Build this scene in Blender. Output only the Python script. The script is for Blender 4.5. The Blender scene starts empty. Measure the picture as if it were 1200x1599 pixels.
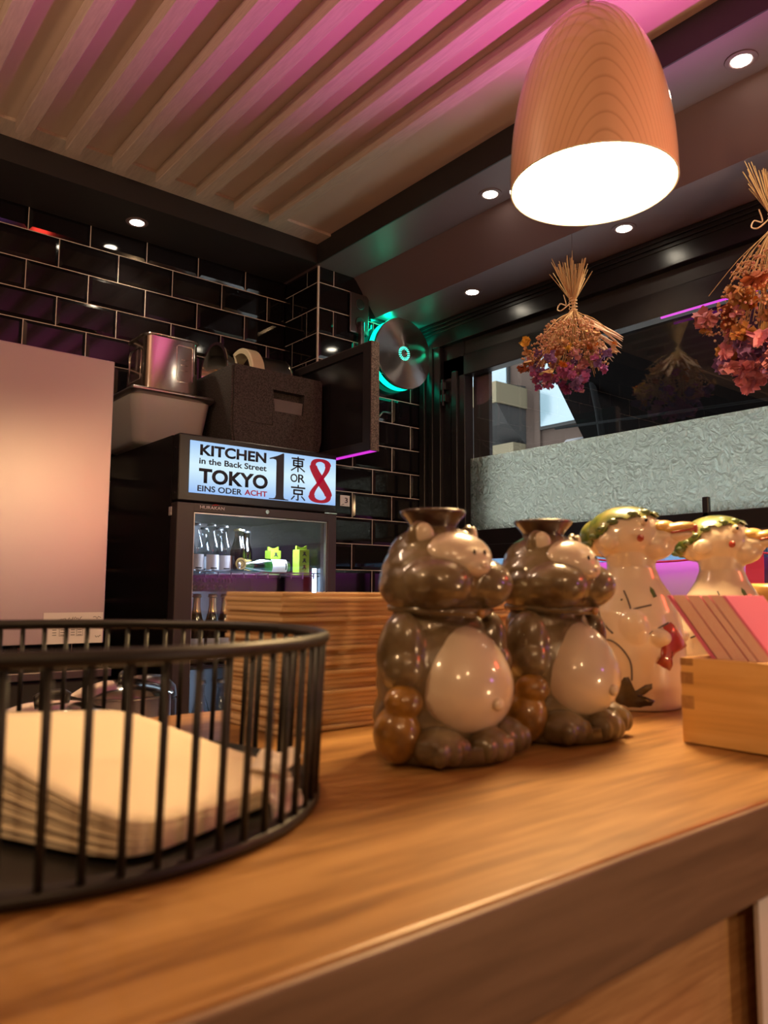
import bpy, bmesh, math, random
from mathutils import Vector, Matrix
random.seed(7)
S = bpy.context.scene
COL = S.collection
PI = math.pi
V = Vector

# ------------------------------------------------------------------ camera
# world axes: X runs along the back wall to the right, Y towards the back wall, Z up; counter top at z = 1.10
YAW, PITCH, ROLL = math.radians(39.5), math.radians(5.9), math.radians(0.3)
fw = V((math.sin(YAW)*math.cos(PITCH), math.cos(YAW)*math.cos(PITCH), math.sin(PITCH)))
rt = V((math.cos(YAW), -math.sin(YAW), 0)); up = rt.cross(fw)
r2 = rt*math.cos(ROLL)+up*math.sin(ROLL); u2 = up*math.cos(ROLL)-rt*math.sin(ROLL)
cd = bpy.data.cameras.new('camera'); cam = bpy.data.objects.new('camera', cd); COL.objects.link(cam)
cam.matrix_world = Matrix(((r2.x,u2.x,-fw.x,0),(r2.y,u2.y,-fw.y,0),(r2.z,u2.z,-fw.z,1.21),(0,0,0,1)))
cd.sensor_fit = 'VERTICAL'; cd.sensor_height = 34.6; cd.sensor_width = 26.0
cd.lens = 34.6*1205/1599
cd.clip_start = 0.02
cd.dof.use_dof = True; cd.dof.focus_distance = 2.3; cd.dof.aperture_fstop = cd.lens/2.6
S.camera = cam

# ------------------------------------------------------------------ world, exposure, lights
W = bpy.data.worlds.new('world'); S.world = W; W.use_nodes = True
W.node_tree.nodes['Background'].inputs[0].default_value = (0.80, 0.90, 0.96, 1)
W.node_tree.nodes['Background'].inputs[1].default_value = 8.0
S.view_settings.view_transform = 'Standard'; S.view_settings.look = 'None'
S.view_settings.exposure = 0.14; S.view_settings.gamma = 1.0; S.view_settings.use_curve_mapping = False

def light(name, kind, loc, energy, color, target=None, size=0.03, spot=100, blend=0.6):
    d = bpy.data.lights.new(name, kind); d.energy = energy; d.color = color
    if kind == 'AREA': d.size = size
    else: d.shadow_soft_size = size
    if kind == 'SPOT': d.spot_size = math.radians(spot); d.spot_blend = blend
    o = bpy.data.objects.new(name, d); COL.objects.link(o); o.location = loc
    if target is not None:
        o.rotation_euler = (V(target)-V(loc)).to_track_quat('-Z', 'Y').to_euler()
    return o
WARM = (1.0, 0.62, 0.31)
light('magenta_uplight', 'SPOT', (1.95, 0.35, 1.38), 125, (1.0, 0.13, 0.80), (0.98, 0.92, 2.52), 0.05, 56, 1.0)
light('warm_ceiling_fill', 'SPOT', (1.35, -0.25, 1.55), 36, (1.0, 0.58, 0.34), (0.60, 1.05, 2.52), 0.03, 62, 0.4)  # added spot, imitates the warm patches of light on the ceiling slats
# added warm fill lights behind and beside the camera; last brightens counter front
for p, e in (((-0.30, 0.55, 1.74), 6.5), ((-0.75, -0.9, 2.05), 11), ((-0.15, -1.25, 2.2), 10), ((2.0, -1.1, 2.1), 11), ((1.75, 0.5, 1.74), 4), ((0.85, -0.75, 0.98), 8)):
    light('guest_side_fill', 'POINT', p, e, WARM, size=0.035)
light('violet_fill', 'POINT', (1.25, -0.95, 1.5), 2.2, (0.65, 0.22, 1.0), size=0.05)  # added fill, tints the back bars of the basket violet
light('kitchen_lamp', 'POINT', (-0.15, 1.35, 2.2), 8, (1.0, 0.68, 0.46), size=0.05)

# ------------------------------------------------------------------ materials
def mat(name, col, rough=0.5, metal=0.0, **kw):
    m = bpy.data.materials.new(name); m.use_nodes = True
    b = m.node_tree.nodes['Principled BSDF']
    b.inputs['Base Color'].default_value = (*col, 1); b.inputs['Roughness'].default_value = rough
    b.inputs['Metallic'].default_value = metal
    for k, v in kw.items():
        b.inputs[k.replace('_', ' ')].default_value = v
    return m
def NT(m): return m.node_tree.nodes, m.node_tree.links, m.node_tree.nodes['Principled BSDF']
def node(m, kind, **ins):
    n = m.node_tree.nodes.new(kind)
    for k, v in ins.items(): n.inputs[k].default_value = v
    return n
def noise(m, scale, detail=4, stretch=(1,1,1)):
    n, l, b = NT(m)
    tc = n.new('ShaderNodeTexCoord'); mp = n.new('ShaderNodeMapping'); mp.inputs['Scale'].default_value = stretch
    l.new(tc.outputs['Object'], mp.inputs['Vector'])
    t = node(m, 'ShaderNodeTexNoise', Scale=scale, Detail=detail); l.new(mp.outputs[0], t.inputs['Vector'])
    return t
def ramp(m, src, stops):
    n, l, b = NT(m)
    r = n.new('ShaderNodeValToRGB'); e = r.color_ramp.elements
    while len(e) < len(stops): e.new(0.5)
    for i, (p, c) in enumerate(stops): e[i].position = p; e[i].color = (*c, 1)
    l.new(src, r.inputs[0]); return r.outputs[0]
def noisy(m, scale, stops, detail=4, stretch=(1,1,1), bump=0, dist=0.001):
    n, l, b = NT(m); t = noise(m, scale, detail, stretch)
    l.new(ramp(m, t.outputs['Fac'], stops), b.inputs['Base Color'])
    if bump:
        bp = node(m, 'ShaderNodeBump', Strength=bump, Distance=dist); l.new(t.outputs['Fac'], bp.inputs['Height']); l.new(bp.outputs[0], b.inputs['Normal'])
    return m
def bumpy(m, scale, strength, dist=0.001, detail=3, stretch=(1,1,1)):
    n, l, b = NT(m); t = noise(m, scale, detail, stretch)
    bp = node(m, 'ShaderNodeBump', Strength=strength, Distance=dist); l.new(t.outputs['Fac'], bp.inputs['Height']); l.new(bp.outputs[0], b.inputs['Normal'])
    return m
def emit(name, col, s):
    m = mat(name, (0.02,0.02,0.02), 0.5)
    b = NT(m)[2]; b.inputs['Emission Color'].default_value = (*col, 1); b.inputs['Emission Strength'].default_value = s
    return m
def pane_mat(name, tint=(1,1,1), rough=0.0, ior=1.5, boost=1.0):
    m = bpy.data.materials.new(name); m.use_nodes = True; n = m.node_tree.nodes; l = m.node_tree.links
    n.remove(n['Principled BSDF'])
    t = n.new('ShaderNodeBsdfTransparent'); t.inputs[0].default_value = (*tint, 1)
    g = n.new('ShaderNodeBsdfAnisotropic'); g.inputs['Roughness'].default_value = rough; g.inputs[0].default_value = (1,1,1,1)
    f = n.new('ShaderNodeLayerWeight'); f.inputs[0].default_value = 0.5
    pw = n.new('ShaderNodeMath'); pw.operation = 'POWER'; pw.inputs[1].default_value = 5; l.new(f.outputs['Facing'], pw.inputs[0])
    mu = n.new('ShaderNodeMath'); mu.operation = 'MULTIPLY_ADD'; mu.inputs[1].default_value = 0.95*boost; mu.inputs[2].default_value = 0.045*boost; mu.use_clamp = True
    mx = n.new('ShaderNodeMixShader'); l.new(pw.outputs[0], mu.inputs[0]); l.new(mu.outputs[0], mx.inputs[0])
    l.new(t.outputs[0], mx.inputs[1]); l.new(g.outputs[0], mx.inputs[2]); l.new(mx.outputs[0], n['Material Output'].inputs[0])
    return m

M = {}
M['tile'] = mat('black_glazed_tile', (0.006,0.005,0.006), 0.07)
M['grout'] = mat('cream_grout', (0.78,0.66,0.56), 0.9)
M['black_paint'] = bumpy(mat('black_gloss_paint', (0.012,0.010,0.011), 0.28), 260, 0.25, 0.0006, 3)
M['black_matt'] = mat('black_matt', (0.022,0.018,0.018), 0.55)
M['soffit'] = bumpy(mat('dark_soffit_paint', (0.17,0.118,0.125), 0.42), 220, 0.2, 0.0005)
M['cream_wood'] = noisy(mat('cream_painted_wood', (0.5,0.4,0.32), 0.6), 30, [(0.3,(0.50,0.38,0.30)),(0.7,(0.60,0.47,0.37))], 5, (6,0.6,6), 0.15)
M['plaster'] = mat('ceiling_plaster', (0.60,0.45,0.34), 0.8)
M['floor'] = mat('dark_floor', (0.05,0.04,0.035), 0.5)
M['room_wall'] = mat('warm_room_wall', (0.42,0.31,0.30), 0.7)
# walnut laminate: streaks along X
def wood(name, a, b_, c, rough, s=1.0, coat=0.0, ax=0):
    m = mat(name, a, rough, Coat_Weight=coat, Coat_Roughness=0.2); n, l, b = NT(m)
    st = lambda u, w: tuple(u if q == ax else w for q in range(3))
    t1 = noise(m, 14*s, 8, st(0.7,9)); t1.inputs['Distortion'].default_value = 0.6
    t2 = noise(m, 5*s, 3, st(0.5,4))
    mx = n.new('ShaderNodeMath'); mx.operation = 'MULTIPLY_ADD'; mx.inputs[1].default_value = 0.45
    sc = n.new('ShaderNodeMath'); sc.operation = 'MULTIPLY'; sc.inputs[1].default_value = 0.6
    l.new(t1.outputs['Fac'], sc.inputs[0]); l.new(t2.outputs['Fac'], mx.inputs[0]); l.new(sc.outputs[0], mx.inputs[2])
    l.new(ramp(m, mx.outputs[0], [(0.38,a),(0.52,b_),(0.66,c)]), b.inputs['Base Color'])
    bp = node(m, 'ShaderNodeBump', Strength=0.12, Distance=0.0008); l.new(t1.outputs['Fac'], bp.inputs['Height']); l.new(bp.outputs[0], b.inputs['Normal'])
    return m
M['counter'] = wood('walnut_laminate', (0.18,0.080,0.022), (0.32,0.162,0.050), (0.45,0.250,0.090), 0.36)
M['counter_edge'] = wood('walnut_edge_band', (0.165,0.095,0.054), (0.235,0.140,0.082), (0.29,0.18,0.110), 0.42)
M['counter_front'] = wood('rough_wood_panel', (0.34,0.165,0.060), (0.52,0.28,0.115), (0.64,0.37,0.17), 0.55, 1.5)
M['hinoki'] = wood('pale_cypress', (0.66,0.36,0.10), (0.80,0.47,0.15), (0.86,0.54,0.20), 0.42, 0.8, 0.3, 1)
M['endgrain'] = wood('cypress_end_grain', (0.36,0.18,0.06), (0.44,0.23,0.08), (0.5,0.28,0.1), 0.6, 2)
M['steel'] = bumpy(mat('brushed_steel', (0.62,0.58,0.57), 0.30, 1.0), 60, 0.05, 0.0005, 4, (40,40,1))
M['steel_panel'] = bumpy(mat('satin_steel_panel', (0.53,0.48,0.50), 0.37, 1.0), 40, 0.06, 0.0005, 4, (1,1,30))
M['steel_shiny'] = mat('polished_steel', (0.72,0.68,0.62), 0.12, 1.0)
M['steel_dark'] = mat('dark_steel', (0.25,0.22,0.22), 0.3, 1.0)
M['black_plastic'] = mat('black_plastic', (0.014,0.013,0.015), 0.35)
M['black_body'] = mat('black_fridge_body', (0.012,0.010,0.012), 0.30)
M['door_frame'] = mat('dark_grey_door_frame', (0.055,0.042,0.046), 0.35)
M['screen'] = mat('tv_screen', (0.012,0.011,0.013), 0.22)
M['epp'] = noisy(mat('black_foam', (0.03,0.03,0.03), 0.75), 260, [(0.35,(0.018,0.016,0.016)),(0.65,(0.085,0.075,0.070))], 2, (1,1,1), 0.5)
M['bezel'] = noisy(mat('speckled_bezel', (0.1,0.08,0.07), 0.6), 300, [(0.4,(0.05,0.04,0.035)),(0.62,(0.22,0.18,0.15))], 2)
M['poly'] = mat('translucent_plastic', (0.72,0.64,0.60), 0.35, Transmission_Weight=0.35, Subsurface_Weight=0.2)
M['cream_plastic'] = mat('cream_plastic', (0.72,0.62,0.42), 0.4)
M['white_paper'] = mat('white_paper', (0.80,0.76,0.74), 0.8)
M['kraft'] = noisy(mat('kraft_paper', (0.6,0.4,0.22), 0.85), 40, [(0.3,(0.60,0.40,0.22)),(0.7,(0.70,0.49,0.28))], 3, (0.4,0.4,10))
M['napkin'] = bumpy(mat('cream_napkin', (0.82,0.70,0.52), 0.9), 900, 0.2, 0.0003)
M['napkin_edge'] = mat('white_napkin', (0.84,0.76,0.68), 0.9)
M['wire'] = mat('black_powder_coat', (0.009,0.008,0.008), 0.42)
M['ink'] = mat('black_ink', (0.02,0.02,0.03), 0.6)
m = mat('salmon_lacquer_shade', (0.52,0.27,0.15), 0.30, 0.0, Coat_Weight=1.0, Coat_Roughness=0.05); M['copper'] = m; nn, ll, bb = NT(m)
tc = nn.new('ShaderNodeTexCoord'); dt = nn.new('ShaderNodeVectorMath'); dt.operation = 'DOT_PRODUCT'; dt.inputs[1].default_value = (0.772,-0.636,0); ll.new(tc.outputs['Object'], dt.inputs[0])
sx = nn.new('ShaderNodeSeparateXYZ'); ll.new(tc.outputs['Object'], sx.inputs[0]); nz = node(m, 'ShaderNodeTexNoise', Scale=9, Detail=3); ll.new(tc.outputs['Object'], nz.inputs['Vector'])
def mth(op, a, b=None, c=None):
    q = nn.new('ShaderNodeMath'); q.operation = op
    for k, v in enumerate((a, b, c)):
        if v is None: continue
        if isinstance(v, (int, float)): q.inputs[k].default_value = v
        else: ll.new(v, q.inputs[k])
    return q.outputs[0]
off = mth('ADD', dt.outputs['Value'], 0.012); sq = mth('MULTIPLY', off, off); v = mth('MULTIPLY_ADD', sq, 34.0, sx.outputs[2]); v = mth('MULTIPLY_ADD', nz.outputs['Fac'], 0.02, v)
fr = mth('FRACT', mth('MULTIPLY', v, 44.0))
ll.new(ramp(m, fr, [(0.0,(0.56,0.29,0.18)),(0.07,(0.65,0.35,0.22)),(0.20,(0.72,0.40,0.26)),(0.90,(0.72,0.40,0.26)),(1.0,(0.56,0.29,0.18))]), bb.inputs['Base Color'])
M['shade_inner'] = mat('white_shade_lining', (0.85,0.80,0.70), 0.5)
M['cord'] = mat('brown_cord', (0.10,0.05,0.035), 0.5)
M['lampglow'] = emit('pendant_diffuser', (1.0,0.65,0.28), 80)
M['spotglow'] = emit('downlight_lens', (1.0,0.88,0.68), 40)
M['chrome'] = mat('chrome', (0.8,0.78,0.75), 0.1, 1.0)
M['magenta'] = emit('magenta_led', (1.0,0.06,0.80), 11)
M['magenta_dim'] = emit('magenta_led_dim', (0.75,0.04,0.75), 0.9)
M['green_led'] = emit('green_led', (0.0,0.75,0.42), 2.6)
M['green_dot'] = emit('green_led_point', (0.08,1.0,0.66), 3.0)
M['red_glow'] = emit('red_lantern_glow', (1.0,0.05,0.03), 32)
M['fridge_led'] = emit('fridge_led', (0.55,0.75,1.0), 10)
M['foliage'] = mat('moss', (0.2,0.25,0.05), 0.8)
# rotating-brushed disc
m = mat('radial_brushed_steel', (0.62,0.56,0.55), 0.30, 1.0, Anisotropic=0.92); M['disc'] = m
tg = m.node_tree.nodes.new('ShaderNodeTangent'); tg.direction_type = 'RADIAL'; tg.axis = 'Y'
m.node_tree.links.new(tg.outputs[0], NT(m)[2].inputs['Tangent'])
# glazes
def glaze(name, stops, scale=26, rough=0.10):
    m = noisy(mat(name, (0.2,0.15,0.1), 0.35, Coat_Weight=1.0, Coat_Roughness=rough), scale, stops, 6)
    return m
M['glaze_brown'] = glaze('olive_brown_glaze', [(0.30,(0.065,0.038,0.014)),(0.48,(0.130,0.089,0.041)),(0.68,(0.195,0.148,0.083))], 45)
M['glaze_dark'] = glaze('dark_rim_glaze', [(0.3,(0.018,0.008,0.005)),(0.7,(0.050,0.020,0.010))], 30)
M['glaze_gold'] = glaze('amber_glaze', [(0.3,(0.16,0.070,0.010)),(0.55,(0.34,0.16,0.02)),(0.75,(0.42,0.24,0.07))], 60)
M['glaze_white'] = glaze('white_glaze', [(0.3,(0.61,0.50,0.39)),(0.7,(0.69,0.58,0.46))], 10)
M['glaze_cream'] = glaze('cream_glaze', [(0.3,(0.70,0.55,0.40)),(0.7,(0.78,0.64,0.50))], 12)
M['glaze_green'] = glaze('green_glaze', [(0.40,(0.06,0.12,0.02)),(0.52,(0.17,0.20,0.035)),(0.72,(0.34,0.31,0.08))], 60)
M['glaze_darkgreen'] = glaze('dark_green_glaze', [(0.3,(0.035,0.075,0.015)),(0.7,(0.085,0.14,0.035))], 60)
M['glaze_yellow'] = glaze('yellow_glaze', [(0.3,(0.62,0.36,0.09)),(0.7,(0.70,0.46,0.16))], 20)
M['glaze_red'] = glaze('red_glaze', [(0.3,(0.25,0.018,0.010)),(0.7,(0.42,0.045,0.020))], 60)
M['glaze_leaf'] = glaze('dark_brown_glaze', [(0.3,(0.020,0.012,0.006)),(0.7,(0.075,0.050,0.020))], 80)
M['glaze_line'] = mat('grey_paint_line', (0.10,0.085,0.085), 0.4)
M['eye'] = mat('black_eye', (0.01,0.01,0.012), 0.2)
# cards
M['card_edge'] = noisy(mat('card_edge', (0.7,0.55,0.42), 0.85), 300, [(0.3,(0.92,0.62,0.50)),(0.7,(0.94,0.68,0.55))], 2)
M['card_pink'] = mat('pink_card', (0.82,0.20,0.36), 0.6)
M['pink_strap'] = mat('pink_ribbon', (0.75,0.06,0.16), 0.6)
# windows
M['pane'] = pane_mat('window_pane')
M['fridge_pane'] = pane_mat('fridge_pane', (0.88,0.92,0.95), 0.02, 1.5, 1.3)
m = bpy.data.materials.new('milky_pane'); m.use_nodes = True; M['milk_pane'] = m
n = m.node_tree.nodes; n.remove(n['Principled BSDF']); ts = n.new('ShaderNodeBsdfTranslucent'); ts.inputs[0].default_value = (0.55,0.72,0.9,1); m.node_tree.links.new(ts.outputs[0], n['Material Output'].inputs[0])
M['lavender_pane'] = mat('pale_lower_pane', (0.70,0.72,0.85), 0.4)
m = bpy.data.materials.new('textured_frosted_glass'); m.use_nodes = True; M['frosted'] = m
n = m.node_tree.nodes; l = m.node_tree.links; n.remove(n['Principled BSDF'])
tc = n.new('ShaderNodeTexCoord'); mp = n.new('ShaderNodeMapping'); mp.inputs['Scale'].default_value = (1,1,1.0); l.new(tc.outputs['Object'], mp.inputs[0])
nz = n.new('ShaderNodeTexNoise'); nz.inputs['Scale'].default_value = 36; nz.inputs['Detail'].default_value = 1.5; nz.inputs['Distortion'].default_value = 1.6; l.new(mp.outputs[0], nz.inputs['Vector'])
bp = n.new('ShaderNodeBump'); bp.inputs['Strength'].default_value = 1.0; bp.inputs['Distance'].default_value = 0.035; l.new(nz.outputs['Fac'], bp.inputs['Height'])
ts = n.new('ShaderNodeBsdfTranslucent'); ts.inputs[0].default_value = (0.92,0.95,0.86,1); l.new(bp.outputs[0], ts.inputs['Normal'])
rf = n.new('ShaderNodeBsdfRefraction'); rf.inputs['Roughness'].default_value = 0.08; rf.inputs['IOR'].default_value = 1.3; rf.inputs[0].default_value = (0.95,0.98,0.90,1); l.new(bp.outputs[0], rf.inputs['Normal'])
gl = n.new('ShaderNodeBsdfAnisotropic'); gl.inputs['Roughness'].default_value = 0.15; l.new(bp.outputs[0], gl.inputs['Normal'])
m1 = n.new('ShaderNodeMixShader'); m1.inputs[0].default_value = 0.55; l.new(ts.outputs[0], m1.inputs[1]); l.new(rf.outputs[0], m1.inputs[2])
m2 = n.new('ShaderNodeMixShader'); m2.inputs[0].default_value = 0.05; l.new(m1.outputs[0], m2.inputs[1]); l.new(gl.outputs[0], m2.inputs[2]); l.new(m2.outputs[0], n['Material Output'].inputs[0])
# glass bottles
M['clear_glass'] = pane_mat('clear_bottle_glass', (0.80,0.85,0.88), 0.04, 1.5, 2.0)
M['green_glass'] = pane_mat('green_bottle_glass', (0.25,0.50,0.48), 0.04, 1.5, 2.0)
M['brown_glass'] = pane_mat('brown_bottle_glass', (0.30,0.16,0.07), 0.04, 1.5, 2.0)
M['label_white'] = mat('white_label', (0.80,0.76,0.82), 0.5)
M['label_gold'] = mat('gold_label', (0.55,0.36,0.12), 0.35, 0.6)
M['gold_foil'] = mat('gold_foil', (0.75,0.55,0.28), 0.25, 0.9)
M['label_lime'] = mat('lime_carton', (0.30,0.46,0.03), 0.5)
M['silver_cap'] = mat('silver_cap', (0.7,0.7,0.74), 0.3, 0.9)
M['gold_cap'] = mat('gold_cap', (0.6,0.45,0.2), 0.3, 0.8)
# outside
M['facade'] = noisy(mat('facade_stone', (0.3,0.2,0.17), 0.8, Specular_IOR_Level=0.0), 3, [(0.35,(0.026,0.018,0.0145)),(0.65,(0.044,0.031,0.025))], 6, (1,1,0.4))
M['facade_cream'] = mat('facade_cream', (0.075,0.062,0.040), 0.8, Specular_IOR_Level=0.0)
M['facade_grey'] = mat('facade_grey', (0.022,0.021,0.020), 0.7, Specular_IOR_Level=0.0)
M['sky_glass'] = mat('sky_reflecting_glass', (0.085,0.120,0.135), 0.15)
M['awning'] = mat('black_awning_cloth', (0.004,0.0035,0.0035), 0.9, Specular_IOR_Level=0.0)
M['grey_arm'] = mat('grey_arm', (0.012,0.012,0.012), 0.5, Specular_IOR_Level=0.0)
M['pavement'] = mat('pale_pavement', (0.50,0.50,0.47), 0.9)

# ------------------------------------------------------------------ builders
def link(o): COL.objects.link(o); return o
def tag(o, label=None, cat=None, group=None, kind=None):
    if label: o['label'] = label
    if cat: o['category'] = cat
    if group: o['group'] = group
    if kind: o['kind'] = kind
    return o
def thing(name, label, cat, loc=(0,0,0), rz=0, group=None):
    o = bpy.data.objects.new(name, None); link(o); o.location = loc; o.rotation_euler = (0,0,rz)
    o.empty_display_size = 0.02
    return tag(o, label, cat, group)
def obj(name, bm, m, parent=None, smooth=False, world=False, label=None):
    me = bpy.data.meshes.new(name)
    if isinstance(bm, bpy.types.Mesh): me = bm
    else:
        bmesh.ops.recalc_face_normals(bm, faces=bm.faces); bm.to_mesh(me); bm.free()
    ms = m if isinstance(m, (list, tuple)) else [m]
    for x in ms: me.materials.append(x)
    if smooth:
        for p in me.polygons: p.use_smooth = True
    o = bpy.data.objects.new(name, me); link(o)
    if parent is not None:
        o.parent = parent
        if world and parent.type == 'EMPTY':
            o.matrix_parent_inverse = (Matrix.Translation(parent.location) @ parent.rotation_euler.to_matrix().to_4x4()).inverted()
    if label: o['label'] = label
    return o
def sharp(o, deg=40):
    me = o.data
    for p in me.polygons: p.use_smooth = True
    me.set_sharp_from_angle(angle=math.radians(deg)); return o
def struct(name, bm, m, label=None, smooth=False):
    o = obj(name, bm, m, smooth=smooth); o['kind'] = 'structure'; o['label'] = label or name.replace('_', ' '); o['category'] = name.split('_')[0]; return o
def B(): return bmesh.new()
def box(bm, x0, x1, y0, y1, z0, z1, mi=0, bevel=0, seg=2):
    r = bmesh.ops.create_cube(bm, size=1)
    for v in r['verts']:
        v.co = V((x0 if v.co.x < 0 else x1, y0 if v.co.y < 0 else y1, z0 if v.co.z < 0 else z1))
    fs = list({f for v in r['verts'] for f in v.link_faces})
    for f in fs: f.material_index = mi
    if bevel:
        es = list({e for f in fs for e in f.edges})
        q = bmesh.ops.bevel(bm, geom=es, offset=bevel, segments=seg, profile=0.5, affect='EDGES')
        for f in q['faces']: f.material_index = mi
    return bm
def lathe(bm, prof, n=48, c=(0,0,0), axis='Z', mi=0, cap=True):
    c = V(c); rings = []
    def P(r, z, a):
        if axis == 'Z': return c+V((r*math.cos(a), r*math.sin(a), z))
        if axis == 'Y': return c+V((r*math.cos(a), z, r*math.sin(a)))
        return c+V((z, r*math.cos(a), r*math.sin(a)))
    for r, z in prof:
        rings.append([bm.verts.new(P(max(r,1e-5), z, 2*PI*i/n)) for i in range(n)])
    for a, b in zip(rings, rings[1:]):
        for i in range(n):
            f = bm.faces.new((a[i], a[(i+1)%n], b[(i+1)%n], b[i])); f.material_index = mi
    if cap:
        for rg in (rings[0], rings[-1]):
            try: f = bm.faces.new(rg); f.material_index = mi
            except ValueError: pass
    return bm
def tube(bm, pts, r, n=8, closed=False, mi=0):
    pts = [V(p) for p in pts]; N = len(pts); rings = []
    rr = r if isinstance(r, (list, tuple)) else [r]*N
    ref = None
    for i in range(N):
        if closed: t = pts[(i+1)%N]-pts[i-1]
        else: t = pts[min(i+1,N-1)]-pts[max(i-1,0)]
        t.normalize()
        if ref is None: ref = t.orthogonal().normalized()
        a = ref - t*ref.dot(t)
        if a.length < 1e-6: a = t.orthogonal()
        a.normalize(); ref = a; b = t.cross(a)
        rings.append([bm.verts.new(pts[i]+(a*math.cos(2*PI*k/n)+b*math.sin(2*PI*k/n))*rr[i]) for k in range(n)])
    rng = range(N) if closed else range(N-1)
    for i in rng:
        A, Bv = rings[i], rings[(i+1)%N]
        for k in range(n):
            f = bm.faces.new((A[k], A[(k+1)%n], Bv[(k+1)%n], Bv[k])); f.material_index = mi
    if not closed:
        for rg in (rings[0], rings[-1]):
            f = bm.faces.new(rg); f.material_index = mi
    return bm
def ell(bm, c, r, rot=None, sub=3, mi=0):
    q = bmesh.ops.create_icosphere(bm, subdivisions=sub, radius=1)
    Mx = Matrix.Translation(V(c)) @ (rot.to_4x4() if rot else Matrix.Identity(4)) @ Matrix.Diagonal((*r, 1))
    for v in q['verts']: v.co = Mx @ v.co
    for f in {f for v in q['verts'] for f in v.link_faces}: f.material_index = mi
    return bm
def prism(bm, poly, fn, depth_vec, mi=0):
    """poly: list of 2-D points; fn maps (a,b) to a 3-D point; extruded by depth_vec"""
    d = V(depth_vec)
    a = [bm.verts.new(fn(*p)) for p in poly]; b = [bm.verts.new(v.co+d) for v in a]
    fs = [bm.faces.new(a), bm.faces.new(list(reversed(b)))]
    for i in range(len(a)):
        j = (i+1) % len(a); fs.append(bm.faces.new((a[i], b[i], b[j], a[j])))
    for f in fs: f.material_index = mi
    bm.normal_update(); bmesh.ops.triangulate(bm, faces=fs[:2], ngon_method='EAR_CLIP'); return bm
def rotm(ax, ang): return Matrix.Rotation(ang, 3, ax)
def fuse(bm, voxel, smooth=6):
    """voxel-fuse overlapping shapes into one continuous mesh"""
    me = bpy.data.meshes.new('t'); bm.to_mesh(me); bm.free()
    o = link(bpy.data.objects.new('t', me))
    r = o.modifiers.new('r', 'REMESH'); r.mode = 'VOXEL'; r.voxel_size = voxel; r.use_smooth_shade = True
    s = o.modifiers.new('s', 'SMOOTH'); s.iterations = smooth; s.factor = 0.5
    dg = bpy.context.evaluated_depsgraph_get(); me2 = bpy.data.meshes.new_from_object(o.evaluated_get(dg))
    bpy.data.objects.remove(o); bpy.data.meshes.remove(me)
    return me2
def text_bm(txt, rect, y, bold=0.0, depth=0.0006, shear=0, fn=None):
    """Lettering fitted into rect = (x0, x1, z0, z1) on the plane Y = y, facing -Y"""
    cu = bpy.data.curves.new('t', 'FONT'); cu.body = txt; cu.offset = bold; cu.extrude = 0.0; cu.resolution_u = 4; cu.shear = shear
    o = link(bpy.data.objects.new('t', cu)); dg = bpy.context.evaluated_depsgraph_get()
    me = bpy.data.meshes.new_from_object(o.evaluated_get(dg)); bpy.data.objects.remove(o); bpy.data.curves.remove(cu)
    bm = B(); bm.from_mesh(me); bpy.data.meshes.remove(me)
    xs = [v.co.x for v in bm.verts]; ys = [v.co.y for v in bm.verts]
    x0, x1, y0, y1 = min(xs), max(xs), min(ys), max(ys)
    for v in bm.verts:
        a = rect[0]+(v.co.x-x0)/(x1-x0)*(rect[1]-rect[0]); b = rect[2]+(v.co.y-y0)/(y1-y0)*(rect[3]-rect[2])
        v.co = V((a, y, b))
    g = bmesh.ops.extrude_face_region(bm, geom=bm.faces[:])
    for v in g['geom']:
        if isinstance(v, bmesh.types.BMVert): v.co.y -= depth
    return bm
def dup(root, loc, rz=None, label=None, group=None, name=None):
    r = root.copy(); link(r); r.location = loc
    if rz is not None: r.rotation_euler = (0,0,rz)
    if label: r['label'] = label
    if group: r['group'] = group
    for ch in list(root.children):
        c = ch.copy(); link(c); c.parent = r
        for g in list(ch.children):
            d = g.copy(); link(d); d.parent = c
    return r

# ------------------------------------------------------------------ the setting
bm = B(); box(bm, -2.6, 2.6, -3.1, 2.75, -0.1, 0); struct('floor', bm, M['floor'], 'dark floor of the bar')
# ceiling with plaster, dark soffits and boxed beams
bm = B(); box(bm, -2.6, 2.3, -3.1, 2.75, 2.54, 2.66); struct('ceiling', bm, M['plaster'], 'plastered ceiling above the slats')
bm = B(); box(bm, -2.6, 1.605, 2.35, 2.62, 2.455, 2.539); o = struct('trim_1', bm, M['black_matt'], 'black boxed soffit along the tiled back wall')
bm = B(); box(bm, 1.605, 2.2, -3.1, 2.62, 2.455, 2.539, 0); struct('trim_2', bm, M['soffit'], 'dark soffit along the window wall')
bm = B(); box(bm, 1.600, 1.605, -3.1, 2.35, 2.453, 2.539); struct('trim_3', bm, M['black_matt'], 'black fascia board of the window side soffit')
bm = B(); prism(bm, [(1.79,2.4545),(1.90,2.315),(2.2,2.315),(2.2,2.4545)], lambda a,b: V((a,-3.1,b)), (0,5.468,0)); struct('trim_4', bm, M['soffit'], 'sloped lower soffit above the window')
bm = B(); box(bm, -2.6, 1.605, 2.262, 2.35, 2.530, 2.54); struct('trim_5', bm, M['cream_wood'], 'cream board where the ceiling slats end')
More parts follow.
